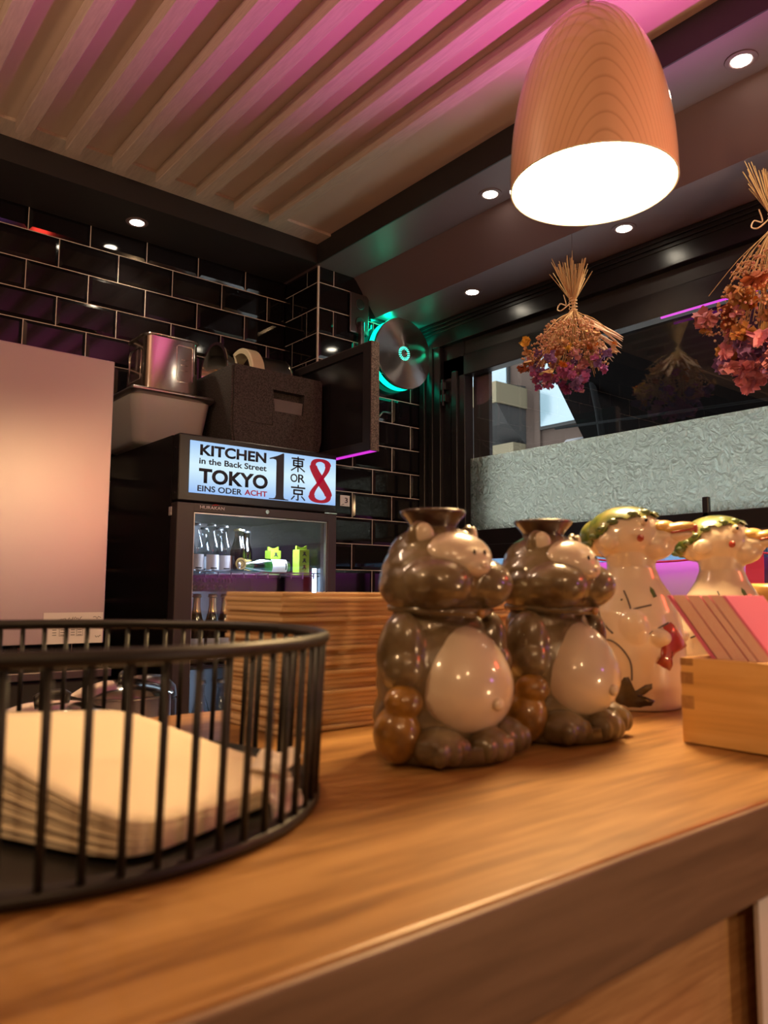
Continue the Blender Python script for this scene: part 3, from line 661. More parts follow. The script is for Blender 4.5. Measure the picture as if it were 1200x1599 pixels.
# lime green cartons and a printed box
def carton(label, loc, w, h):
    t = thing('drink_carton', label, 'carton', loc, 0, 'lime green cartons')
    bm = B(); box(bm, -w/2, w/2, -0.02, 0.02, 0, h*0.85, bevel=0.002)
    prism(bm, [(-w/2,h*0.85),(w/2,h*0.85),(w*0.5,h),(w*0.25,h*0.945),(-w*0.1,h*0.925),(-w*0.5,h*0.98)], lambda a,b: V((a,-0.004,b)), (0,0.008,0)); obj('pack', bm, M['label_lime'], t)
    bm = B(); r = random.Random(5)
    for q in range(3):
        z = h*(0.70-0.22*q)
        for s in (stroke((-0.3,0.3),(0.3,0.3),0.16), stroke((0,0.45),(0,-0.3),0.16), stroke((-0.1,0.1),(-0.4,-0.4),0.16), stroke((0.1,0.1),(0.4,-0.4),0.16)):
            prism(bm, s, lambda a,b: V((a*w*0.42,-0.0203,z+b*h*0.17)), (0,-0.0006,0))
    obj('lettering', bm, M['ink'], t)
    return t
c1 = carton('lime green carton with dark writing beside the right edge of the fridge', (1.410,2.140,SH), 0.040, 0.098)
dup(c1, (1.372,2.255,SH), None, 'lime green carton standing further back behind the lying bottle')

# ------------------------------------------------------------------ things on top of the fridge
FT = 1.6605
t = thing('plastic_bin', 'milky translucent plastic bin on the fridge, left of the foam box', 'bin', (1.02,2.42,FT))
def taper_box(bm, x0, x1, y0, y1, z0, z1, d, bevel, open_top=True, wall=0.004):
    def ringp(z, ins, r, n=6):
        pts = []; a, b, c, e = x0+ins, x1-ins, y0+ins, y1-ins
        for (cx, cy, s) in ((b-r,c+r,-PI/2),(b-r,e-r,0),(a+r,e-r,PI/2),(a+r,c+r,PI)):
            for i in range(n+1): q = s+PI/2*i/n; pts.append(bm.verts.new((cx+r*math.cos(q), cy+r*math.sin(q), z)))
        return pts
    rs = [ringp(z0, d+0.012, bevel*0.7), ringp(z0+0.010, d, bevel), ringp(z1, 0, bevel)]
    if open_top: rs += [ringp(z1, wall, bevel*0.9), ringp(z0+0.008, d+wall, bevel*0.8)]
    for A, Bq in zip(rs, rs[1:]):
        for i in range(len(A)): bm.faces.new((A[i], A[(i+1)%len(A)], Bq[(i+1)%len(A)], Bq[i]))
    bm.faces.new(rs[0]); bm.faces.new(rs[-1]); return bm
bm = B(); taper_box(bm, 0.872, 1.136, 2.26, 2.57, FT, 1.812, 0.020, 0.035); sharp(obj('tub', bm, M['poly'], t, world=True), 50)
bm = B(); taper_box(bm, 0.858, 1.147, 2.245, 2.585, 1.812, 1.822, 0.0, 0.03, False); box(bm, 0.866, 1.140, 2.253, 2.577, 1.8215, 1.834, bevel=0.006); sharp(obj('lid', bm, M['steel'], t, world=True), 50)['label'] = 'flat metal lid'
t = thing('steel_tin', 'upturned square steel tin standing on the plastic bin lid', 'tin', (1.02,2.38,1.834))
bm = B(); taper_box(bm, 0.925, 1.105, 2.30, 2.47, 1.836, 2.020, -0.004, 0.03, False); box(bm, 0.920,1.110,2.295,2.475,1.8345,1.842,bevel=0.003)
sharp(obj('tin_body', bm, M['steel_shiny'], t, world=True), 35)
bm = B(); tube(bm, [(1.015+0.094*q[0], 2.385+0.089*q[1], 2.021) for q in [(math.copysign(abs(math.cos(a))**0.35, math.cos(a)), math.copysign(abs(math.sin(a))**0.35, math.sin(a))) for a in [2*PI*i/64 for i in range(64)]]], 0.0035, 8, True); obj('rim', bm, M['steel_shiny'], t, True, world=True)
bm = B()
pts = [(1.025,1.995),(1.030,2.0),(1.075,2.0),(1.080,1.995),(1.080,1.885),(1.075,1.88),(1.030,1.88),(1.025,1.885)]
tube(bm, [(x,2.2985,z) for x, z in pts], 0.002, 6, True)
for q in range(4): tube(bm, [(1.040,2.2985,1.90+q*0.018),(1.062,2.2985,1.90+q*0.018)], 0.0012, 6)
obj('embossed_panel', bm, M['steel_shiny'], t, True, world=True)
bm = B(); tube(bm, [(0.9225,2.34,1.97),(0.9225,2.36,1.985),(0.9225,2.43,1.985),(0.9225,2.44,1.97),(0.9225,2.43,1.88),(0.9225,2.34,1.88)], 0.002, 6, True); obj('embossed_panel', bm, M['steel_shiny'], t, True, world=True)
# insulated foam carrier
t = thing('foam_carrier', 'black speckled foam carrier box with handle recess, on the fridge', 'box', (1.34,2.3,FT))
bm = B()
def loft(bm, rects, mi=0):
    rs = [[bm.verts.new(p) for p in ((a,c,z),(b,c,z),(b,e,z),(a,e,z))] for (a,b,c,e,z) in rects]
    for A, Bq in zip(rs, rs[1:]):
        for i in range(4): bm.faces.new((A[i], A[(i+1)%4], Bq[(i+1)%4], Bq[i]))
    bm.faces.new(rs[0]); bm.faces.new(rs[-1]); return bm
# front built around the recess
loft(bm, [(1.166,1.488,2.16,2.55,FT+0.001),(1.150,1.500,2.155,2.56,1.725),(1.150,1.500,2.155,2.56,1.935)])
bmesh.ops.bevel(bm, geom=bm.edges[:], offset=0.006, segments=2, affect='EDGES')
body = obj('carrier_body', bm, M['epp'], t, world=True); sharp(body, 30)
bm = B(); prism(bm, [(1.300,1.872),(1.424,1.872),(1.418,1.800),(1.308,1.800)], lambda a,b: V((a,2.12,b)), (0,0.065,0)); box(bm, 1.175, 1.475, 2.20, 2.545, 1.846, 2.1); cut = obj('cut', bm, M['epp'])
md = body.modifiers.new('b', 'BOOLEAN'); md.object = cut; md.solver = 'EXACT'
dg = bpy.context.evaluated_depsgraph_get(); me2 = bpy.data.meshes.new_from_object(body.evaluated_get(dg)); body.modifiers.clear(); body.data = me2; bpy.data.objects.remove(cut); sharp(body, 30)
bm = B(); prism(bm, [(1.306,1.843),(1.420,1.843),(1.416,1.802),(1.310,1.802)], lambda a,b: V((a,2.1605,b)), (0,0.02,0)); o = obj('handle_flap', bm, mat('grey_foam', (0.16,0.15,0.15), 0.8), t, world=True); o['label'] = 'lighter grey handle flap'
bm = B(); box(bm, 1.215, 1.30, 2.153, 2.158, 1.752, 1.755); box(bm, 1.298, 1.301, 2.153, 2.158, 1.752, 1.79); o = obj('moulded_line', bm, M['epp'], t, world=True)
# round things lying behind in the open carrier
def ring_lying(name, label, cat, x0, x1, R, r, z, y, m, parts=()):
    t = thing(name, label, cat, ((x0+x1)/2,y,z-R))
    bm = B(); lathe(bm, [(r,x0),(R-0.004,x0),(R,x0+0.004),(R,x1-0.004),(R-0.004,x1),(r,x1),(r,x0)], 56, (0,y,z), axis='X', cap=False); o = obj(name+'_body', bm, m, t, world=True); sharp(o, 40); return t
t = thing('steel_bowl', 'shiny steel bowl on its side, leaning on the foam carrier', 'bowl', (1.19,2.36,1.94))
bm = B(); lathe(bm, [(0.098,0),(0.098,0.004),(0.092,0.004),(0.085,0.02),(0.075,0.05),(0.05,0.075),(0.0001,0.078),(0.0001,0.075),(0.048,0.072),(0.072,0.048),(0.082,0.018),(0.088,0.0),(0.098,0)], 56, (1.180,2.35,1.955), axis='X', cap=False); o = obj('bowl_shell', bm, M['steel_shiny'], t, world=True); sharp(o, 40)
ring_lying('baking_ring', 'cream plastic ring standing on edge behind the foam carrier', 'ring', 1.285, 1.335, 0.104, 0.085, 1.955, 2.37, M['cream_plastic'])
t = thing('round_pan', 'dark round pan on its side at the right behind the foam carrier', 'pan', (1.42,2.38,1.94))
bm = B(); lathe(bm, [(0.0001,1.342),(0.092,1.342),(0.096,1.350),(0.098,1.455),(0.092,1.455),(0.090,1.352),(0.0001,1.350)], 56, (0,2.38,1.95), axis='X', cap=False); o = obj('pan_body', bm, M['steel_dark'], t, world=True); sharp(o, 40)
bm = B(); lathe(bm, [(0.096,1.452),(0.101,1.453),(0.101,1.459),(0.096,1.460),(0.096,1.452)], 56, (0,2.38,1.95), axis='X', cap=False); obj('pan_rim', bm, M['steel_shiny'], t, True, world=True)

# ------------------------------------------------------------------ monitor on the pier
t = thing('monitor', 'dark flat monitor standing out from the tiled pier beside the foam carrier', 'monitor', (1.51,2.1,1.66))
bm = B()
for (a,b,c,d) in ((1.900,2.345,1.660,1.690),(1.900,2.345,1.990,2.016),(1.900,1.938,1.690,1.990),(2.308,2.345,1.690,1.990)): box(bm, 1.506, 1.540, a, b, c, d)
obj('bezel', bm, M['black_matt'], t, world=True)
bm = B(); box(bm, 1.5065, 1.5400, 1.8945, 1.8995, 1.657, 2.018, bevel=0.002); box(bm, 1.5065, 1.5400, 1.8995, 2.345, 2.0162, 2.0185); obj('edge_trim', bm, M['bezel'], t, world=True)
bm = B(); box(bm, 1.513, 1.538, 1.937, 2.309, 1.689, 1.991); obj('screen', bm, M['screen'], t, world=True)
bm = B(); box(bm, 1.5405, 1.556, 1.96, 2.29, 1.70, 1.97, bevel=0.008); obj('back_cover', bm, M['black_plastic'], t, world=True)
bm = B(); box(bm, 1.515, 1.536, 1.902, 2.33, 1.6575, 1.6598); o = obj('magenta_lit_edge', bm, M['magenta_dim'], t, world=True)  # magenta light falling on the lower edge, put in as a glowing strip
t = thing('monitor_bracket', 'dark steel bracket with two round holes on the pier above the monitor', 'bracket', (1.80,2.355,2.3))
bm = B(); box(bm, 1.762, 1.856, 2.352, 2.362, 2.225, 2.388, bevel=0.004)
for z in (2.345, 2.27): lathe(bm, [(0.020,-0.004),(0.022,-0.002),(0.022,0)], 24, (1.809,2.352,z), axis='Y', mi=1)
obj('wall_plate', bm, [M['steel_dark'], M['black_matt']], t, world=True)
bm = B(); box(bm, 1.80, 1.818, 2.33, 2.352, 1.90, 2.27, bevel=0.003); box(bm, 1.556, 1.80, 2.325, 2.345, 1.92, 1.96, bevel=0.003); box(bm, 1.556, 1.575, 2.15, 2.345, 1.91, 1.97, bevel=0.003); obj('arm', bm, M['steel_dark'], t, world=True)
bm = B(); P = []
for i in range(41):
    a = i/40; P.append((1.62+0.36*a, 2.357, 1.93-0.10*math.sin(PI*min(a*1.15,1))+0.03*math.sin(a*14)*(1-a)))
tube(bm, P, 0.004, 8); P = [(1.60+0.10*math.sin(2*PI*i/30)+0.1, 2.357, 1.915+0.035*math.cos(2*PI*i/30)) for i in range(31)]; tube(bm, P, 0.0035, 8)
tag(obj('cable', bm, M['steel_dark'], smooth=True), 'loose grey cable looping down the tiles below the green lamp', 'cable')
# small number tile
t = thing('sticker', 'small white sticker with a handwritten 3 on the tiles beside the fridge', 'sticker', (1.754,2.364,1.556))
bm = B(); box(bm, 1.731, 1.776, 2.3625, 2.3645, 1.535, 1.577, bevel=0.0008); obj('sticker_base', bm, M['white_paper'], t, world=True)
bm = text_bm('3', (1.752,1.766,1.548,1.568), 2.3622, 0.01); obj('digit', bm, M['ink'], t, world=True)
bm = B(); scribble(bm, 1.736, 1.541, 0.012, 0.005, 2.362, 5, 0.0009); obj('pen_mark', bm, M['ink'], t, world=True)

# ------------------------------------------------------------------ pots on the kitchen worktop
def pot(loc, R, H, label, rz):
    t = thing('steel_pot', label, 'pot', loc, rz, 'steel pots on the kitchen worktop')
    bm = B(); lathe(bm, [(R*0.95,0),(R,0.008),(R,H),(R+0.004,H+0.002),(R+0.004,H+0.004),(R-0.002,H+0.004),(R-0.003,0.012),(0.0001,0.012)], 56, cap=False); o = obj('pot_body', bm, M['steel'], t); sharp(o, 40)
    bm = B(); lathe(bm, [(R+0.004,H+0.0045),(R*0.85,H+0.014),(R*0.4,H+0.024),(0.0001,H+0.026)], 56, cap=False); obj('lid', bm, M['steel_shiny'], t, True)
    bm = B(); tube(bm, [(-0.022,0,H+0.024),(-0.024,0,H+0.033),(-0.016,0,H+0.037),(0.016,0,H+0.037),(0.024,0,H+0.033),(0.022,0,H+0.024)], 0.004, 8); obj('lid_knob', bm, M['black_plastic'], t, True)
    for s in (-1,1):
        bm = B(); tube(bm, [(s*R,-0.035,H-0.02),(s*(R+0.03),-0.035,H-0.015),(s*(R+0.03),0.035,H-0.015),(s*R,0.035,H-0.02)], 0.004, 8); obj('side_handle', bm, M['steel_shiny'], t, True)
    return t
p = pot((0.33,1.10,0.931), 0.078, 0.105, 'wide steel pot with black lid knob, seen through the left of the basket', 0.3)
dup(p, (0.50,1.29,0.931), 1.0, 'steel pot with shiny lid nearer the fridge, behind the basket bars')
t = thing('rice_cooker', 'small dark rice cooker with grey dome lid, right of the steel pots', 'cooker', (0.605,1.43,0.931))
bm = B(); lathe(bm, [(0.045,0),(0.05,0.005),(0.05,0.075),(0.045,0.08)], 32); obj('cooker_body', bm, M['black_plastic'], t, True)
bm = B(); lathe(bm, [(0.051,0.0805),(0.048,0.10),(0.03,0.118),(0.0001,0.122)], 32); obj('dome_lid', bm, M['steel_dark'], t, True)
bm = B(); box(bm, -0.014, 0.014, -0.054, -0.048, 0.03, 0.05, bevel=0.002); obj('switch', bm, M['steel'], t)
# ------------------------------------------------------------------ wire basket with napkins
CT = 1.1005
t = thing('wire_basket', 'round black wire basket full of napkins at the front of the counter', 'basket', (0.12,0.44,CT))
def circ(R, z, n=96): return [(0.12+R*math.cos(2*PI*i/n), 0.44+R*math.sin(2*PI*i/n), z) for i in range(n)]
bm = B(); tube(bm, circ(0.155,1.1855), 0.0034, 10, True); obj('rim', bm, M['wire'], t, True, world=True)
bm = B(); tube(bm, circ(0.1515,CT+0.003), 0.0028, 10, True); obj('base_ring', bm, M['wire'], t, True, world=True)
bm = B(); lathe(bm, [(0.0001,CT+0.001),(0.151,CT+0.001),(0.1515,CT+0.006),(0.149,CT+0.0065),(0.147,CT+0.004),(0.0001,CT+0.004)], 72, (0.12,0.44,0), cap=False); obj('base_plate', bm, M['wire'], t, world=True)
NB = 68
for i in range(NB):
    a = 2*PI*i/NB+0.05; c, s = math.cos(a), math.sin(a)
    bm = B(); tube(bm, [(0.12+0.1515*c,0.44+0.1515*s,CT+0.003),(0.12+0.155*c,0.44+0.155*s,1.186)], 0.0017, 8); obj('bar', bm, M['wire'], t, True, world=True)
# pile of quarter folded napkins, back corner fluffed up
A = V((0.120,0.2935)); e1 = V((0.905,0.425)); e2 = V((-0.425,0.905)); NW = 0.126
NN = 26
rnd = random.Random(11)
for k in range(NN):
    f = (k+0.5)/NN
    rot = rnd.uniform(-0.003,0.003); ox, oy = rnd.uniform(-0.0006,0.0006), rnd.uniform(-0.0006,0.0006)
    bm = B(); n = 12; top, bot = [], []
    for i in range(n+1):
        ra, rb = [], []
        for j in range(n+1):
            u, v = i/n, j/n
            # rounded folded corners
            uu, vv = u-0.5, v-0.5
            q = (abs(2*uu)**7+abs(2*vv)**7)**(1/7) or 1; mx = max(abs(2*uu), abs(2*vv)) or 1
            sc = mx/q
            uu, vv = uu*sc, vv*sc
            c, s = math.cos(rot), math.sin(rot); uu, vv = uu*c-vv*s, uu*s+vv*c
            p = A+e1*((uu+0.5)*NW+ox)+e2*((vv+0.5)*NW+oy)
            fl = 0.0085+0.035*max(vv+0.5,0)**1.2*(1-0.30*(uu+0.5))+0.004*(1-(uu+0.5))**2
            lift = 0.002+0.022*max(vv+0.1,0)**1.5*(1-f)*0.6
            z = CT+0.0068+fl*k/NN
            ra.append(bm.verts.new((p.x,p.y,z+fl/NN*0.97))); rb.append(bm.verts.new((p.x,p.y,z)))
        top.append(ra); bot.append(rb)
    for i in range(n):
        for j in range(n):
            bm.faces.new((top[i][j],top[i+1][j],top[i+1][j+1],top[i][j+1])); bm.faces.new((bot[i][j],bot[i][j+1],bot[i+1][j+1],bot[i+1][j]))
    for i in range(n):
        bm.faces.new((top[i][0],bot[i][0],bot[i+1][0],top[i+1][0])); bm.faces.new((top[i][n],top[i+1][n],bot[i+1][n],bot[i][n]))
        bm.faces.new((top[0][i],top[0][i+1],bot[0][i+1],bot[0][i])); bm.faces.new((top[n][i],bot[n][i],bot[n][i+1],top[n][i+1]))
    o = obj('paper_napkin', bm, M['napkin'], None, True)
    tag(o, 'topmost cream paper napkin of the pile in the wire basket' if k == NN-1 else ('lowest cream paper napkin of the pile in the wire basket' if k == 0 else 'cream paper napkin inside the pile in the wire basket, between top and bottom'), 'napkin', 'napkins in the wire basket')
def loose(name, label, c, w, d, rz, tilt):
    bm = B(); n = 8; R = Matrix.Translation(V(c)) @ Matrix.Rotation(rz,4,'Z') @ Matrix.Rotation(tilt[0],4,'X') @ Matrix.Rotation(tilt[1],4,'Y')
    g = [[R @ V((w*(i/n-0.5), d*(j/n-0.5), 0.004*math.sin(i*0.9)*math.sin(j*0.7))) for j in range(n+1)] for i in range(n+1)]
    T = [[bm.verts.new(p+V((0,0,0.0012))) for p in r] for r in g]; Q = [[bm.verts.new(p) for p in r] for r in g]
    for i in range(n):
        for j in range(n): bm.faces.new((T[i][j],T[i+1][j],T[i+1][j+1],T[i][j+1])); bm.faces.new((Q[i][j],Q[i][j+1],Q[i+1][j+1],Q[i+1][j]))
        bm.faces.new((T[i][0],Q[i][0],Q[i+1][0],T[i+1][0])); bm.faces.new((T[i][n],T[i+1][n],Q[i+1][n],Q[i][n]))
        bm.faces.new((T[0][i],T[0][i+1],Q[0][i+1],Q[0][i])); bm.faces.new((T[n][i],Q[n][i],Q[n][i+1],T[n][i+1]))
    tag(obj(name, bm, M['napkin_edge'], None, True), label, 'napkin', 'napkins in the wire basket')
loose('paper_napkin', 'loose white napkin standing between the pile and the front right bars', (0.2045,0.3205,1.1125), 0.024, 0.015, 0.44, (1.42,0.0))
loose('paper_napkin', 'small loose white napkin lying on the right corner of the pile', (0.2165,0.350,1.1225), 0.022, 0.020, 0.5, (0.10,-0.22))

# ------------------------------------------------------------------ tall pile of folded kraft paper
NP = 28; z = CT; rnd = random.Random(4)
for k in range(NP):
    h = 0.109/NP; jx, jy = rnd.uniform(-0.0022,0.0022)-0.004*max(k-20,0)/8, rnd.uniform(-0.002,0.002)
    bm = B(); x0, x1, y0, y1 = 0.322+jx, 0.592+jx, 0.512+jy, 0.602+jy
    box(bm, x0, x1, y0, y1, z+0.0001, z+h*rnd.uniform(0.93,0.995), bevel=0.0007, seg=2)
    # gentle waviness of the folded paper
    bmesh.ops.subdivide_edges(bm, edges=[e for e in bm.edges if abs(e.verts[0].co.x-e.verts[1].co.x) > 0.2], cuts=9)
    ph = rnd.uniform(0,6)
    for v in bm.verts: v.co.y += 0.0016*math.sin(v.co.x*28+ph)
    lab = ('topmost' if k == NP-1 else 'lowest' if k == 0 else None)
    o = obj('kraft_paper_sheet', bm, M['kraft'], None); sharp(o, 40)
    tag(o, ('%s folded kraft paper of the tall pile behind the basket' % lab) if lab else 'folded kraft paper inside the tall pile behind the basket, between top and bottom', 'folded paper', 'folded kraft papers in the tall pile')
    z += h

# ------------------------------------------------------------------ raccoon dog jugs
def raccoon_jug(loc, label, rz=0):
    t = thing('ceramic_jug', label, 'jug', loc, rz, 'glazed raccoon dog jugs')
    bm = B()
    lathe(bm, [(0.0001,0.0),(0.043,0.0),(0.0465,0.004),(0.0465,0.012),(0.0001,0.012)], 40, (0,-0.002,0))
    ell(bm, (0,0.002,0.048), (0.046,0.041,0.052)); ell(bm, (0,0.004,0.026), (0.047,0.042,0.034)); ell(bm, (0,0.006,0.082), (0.036,0.031,0.026))
    ell(bm, (0,0.004,0.1205), (0.0410,0.0390,0.0300)); ell(bm, (0,0.0055,0.1320), (0.0350,0.0340,0.0255))
    for s in (-1,1):
        ell(bm, (s*0.0200,-0.0150,0.1150), (0.0235,0.0270,0.0190)); ell(bm, (s*0.021,0.002,0.114), (0.023,0.030,0.0200))
        # arm: upper arm and paw
        ell(bm, (s*0.0400,-0.003,0.0705), (0.0140,0.0180,0.0265), rotm('X', 0.25)); ell(bm, (s*0.0425,-0.009,0.0605), (0.0128,0.0150,0.0150))
        ell(bm, (s*0.0235,-0.004,0.1475), (0.0092,0.0055,0.0105), rotm('Z', s*0.5))
    ell(bm, (0,-0.024,0.127), (0.017,0.014,0.013))
    obj('body', fuse(bm, 0.0013, 5), M['glaze_brown'], t, True)
    bm = B(); tube(bm, [(0.0335*math.cos(a), 0.003+0.0325*math.sin(a)-0.004*(math.sin(a)<0)*abs(math.sin(a)), 0.0985-0.0025*max(-math.sin(a),0)) for a in [2*PI*i/48 for i in range(48)]], 0.0030, 8, True); obj('collar', bm, M['glaze_brown'], t, True)
    bm = B(); ell(bm, (0,-0.0385,0.0955), (0.0030,0.0022,0.0030)); o = obj('bell', bm, M['glaze_gold'], t, True)
    bm = B(); lathe(bm, [(0.019,0.1490),(0.0160,0.1535),(0.0168,0.1570),(0.0228,0.1640),(0.0236,0.1662),(0.0224,0.1670),(0.0205,0.1655),(0.0150,0.1570),(0.0140,0.1500)], 48, (0,0.008,0), cap=False); obj('neck', bm, M['glaze_dark'], t, True)
    # egg shaped white belly
    bm = B(); ell(bm, (0,-0.0215,0.0515), (0.0355,0.0310,0.0365), sub=4)
    for v in bm.verts:
        k = (v.co.z-0.0515)/0.0365; v.co.x *= 1-0.17*k; v.co.y = -0.0215+(v.co.y+0.0215)*(1-0.12*k)+0.003*max(k,0)
    obj('belly', bm, M['glaze_white'], t, True)
    bm = B(); ell(bm, (0.0,-0.0525,0.0385), (0.0042,0.0034,0.0042)); obj('navel', bm, M['glaze_white'], t, True)
    # face
    bm = B(); ell(bm, (0,-0.0165,0.1340), (0.0275,0.0205,0.0165), rotm('X', 0.45), 4); ell(bm, (0,-0.0270,0.1310), (0.0190,0.0130,0.0110), rotm('X', 0.5)); ell(bm, (0,-0.0320,0.1265), (0.0130,0.0095,0.0075)); me = fuse(bm, 0.0011, 5); obj('face_mask', me, M['glaze_white'], t, True)
    from mathutils.bvhtree import BVHTree
    bv = BVHTree.FromPolygons([v.co for v in me.vertices], [tuple(p.vertices) for p in me.polygons])
    bm = B(); ell(bm, bv.ray_cast(V((0,-0.2,0.1275)), V((0,1,0)))[0], (0.0034,0.0016,0.0024)); obj('nose', bm, M['glaze_white'], t, True)
    for s in (-1,1):
        bm = B(); ell(bm, bv.ray_cast(V((s*0.0048,-0.2,0.1355)), V((0,1,0)))[0], (0.0011,0.0010,0.0023)); obj('eye', bm, M['eye'], t, True)
        bm = B(); ell(bm, (s*0.0240,-0.0085,0.1480), (0.0068,0.0030,0.0082), rotm('Z', s*0.75)); obj('inner_ear', bm, M['glaze_white'], t, True)
    # gourd flask held under one paw
    bm = B(); ell(bm, (-0.0485,-0.010,0.0195), (0.0150,0.0165,0.0185)); ell(bm, (-0.0465,-0.014,0.0395), (0.0125,0.0130,0.0115)); ell(bm, (-0.0475,-0.013,0.0300), (0.0098,0.0105,0.0080)); obj('gourd_flask', fuse(bm, 0.0011, 4), M['glaze_gold'], t, True)
    for c, r in (((-0.0290,-0.0270,0.0120),(0.0185,0.0190,0.0125)),((0.0050,-0.0375,0.0115),(0.0160,0.0155,0.0120)),((0.0340,-0.0250,0.0125),(0.0155,0.0180,0.0130))):
        bm = B(); ell(bm, c, r)
        for q in (-0.5,0,0.5): ell(bm, (c[0]+r[0]*q*1.1, c[1]-r[1]*0.72*(1-0.25*abs(q)), c[2]-0.002), (r[0]*0.30, r[1]*0.36, r[2]*0.66))
        for v in bm.verts: v.co.z = max(v.co.z, 0.0003)
        obj('foot', fuse(bm, 0.0012, 3), M['glaze_brown'], t, True)
    return t
raccoon_jug((0.375,0.392,CT), 'brown glazed raccoon dog jug with white belly, nearest beside the basket')
# the second one is a copy
src = [o for o in COL.objects if o.name == 'ceramic_jug'][0]
dup(src, (0.495,0.390,CT), 0.05, 'brown glazed raccoon dog jug with white belly, behind and right of the first')

# ------------------------------------------------------------------ white duck-billed jugs
BP = [(0.0001,0.0),(0.0435,0.0),(0.0455,0.004),(0.0480,0.020),(0.0495,0.045),(0.0485,0.068),(0.0440,0.091),(0.0365,0.109),(0.0275,0.123),(0.0232,0.135),(0.0245,0.148)]
def prof_r(z):
    for (r0,z0),(r1,z1) in zip(BP[1:], BP[2:]):
        if z0 <= z <= z1: return r0+(r1-r0)*(z-z0)/(z1-z0)
    return BP[-1][0]
def PT(px, py, out=0.0004, scl=1565):
    z = max((1100-py)/scl, 0.003); r = prof_r(z); s = max(min((px-1000)/scl/r, 0.97), -0.97)
    a = math.radians(197.7)+math.asin(s); return V(((r+out)*math.cos(a), (r+out)*math.sin(a), z))
def painted(poly, m, nm, t, out=0.0012, label=None):
    bm = B(); n = len(poly); cx = sum(p[0] for p in poly)/n; cy = sum(p[1] for p in poly)/n
    rings = []
    for k, f in enumerate((1.0, 0.75, 0.5, 0.25)):
        rings.append([bm.verts.new(PT(cx+(x-cx)*f, cy+(y-cy)*f, -0.0003 if k == 0 else out)) for x, y in poly])
    for A_, B_ in zip(rings, rings[1:]):
        for i in range(n): bm.faces.new((A_[i], A_[(i+1)%n], B_[(i+1)%n], B_[i]))
    bm.faces.new(rings[-1]); o = obj(nm, bm, m, t, True); 
    if label: o['label'] = label
    return o
def spline(pts, n=6):
    out = []
    P = [pts[0]]+list(pts)+[pts[-1]]
    for i in range(1, len(P)-2):
        for k in range(n):
            s = k/n; a,b,c,d = [V(q) for q in P[i-1:i+3]]
            out.append(tuple(0.5*((2*b)+(c-a)*s+(2*a-5*b+4*c-d)*s*s+(3*b-a-3*c+d)*s**3)))
    out.append(tuple(pts[-1])); return out
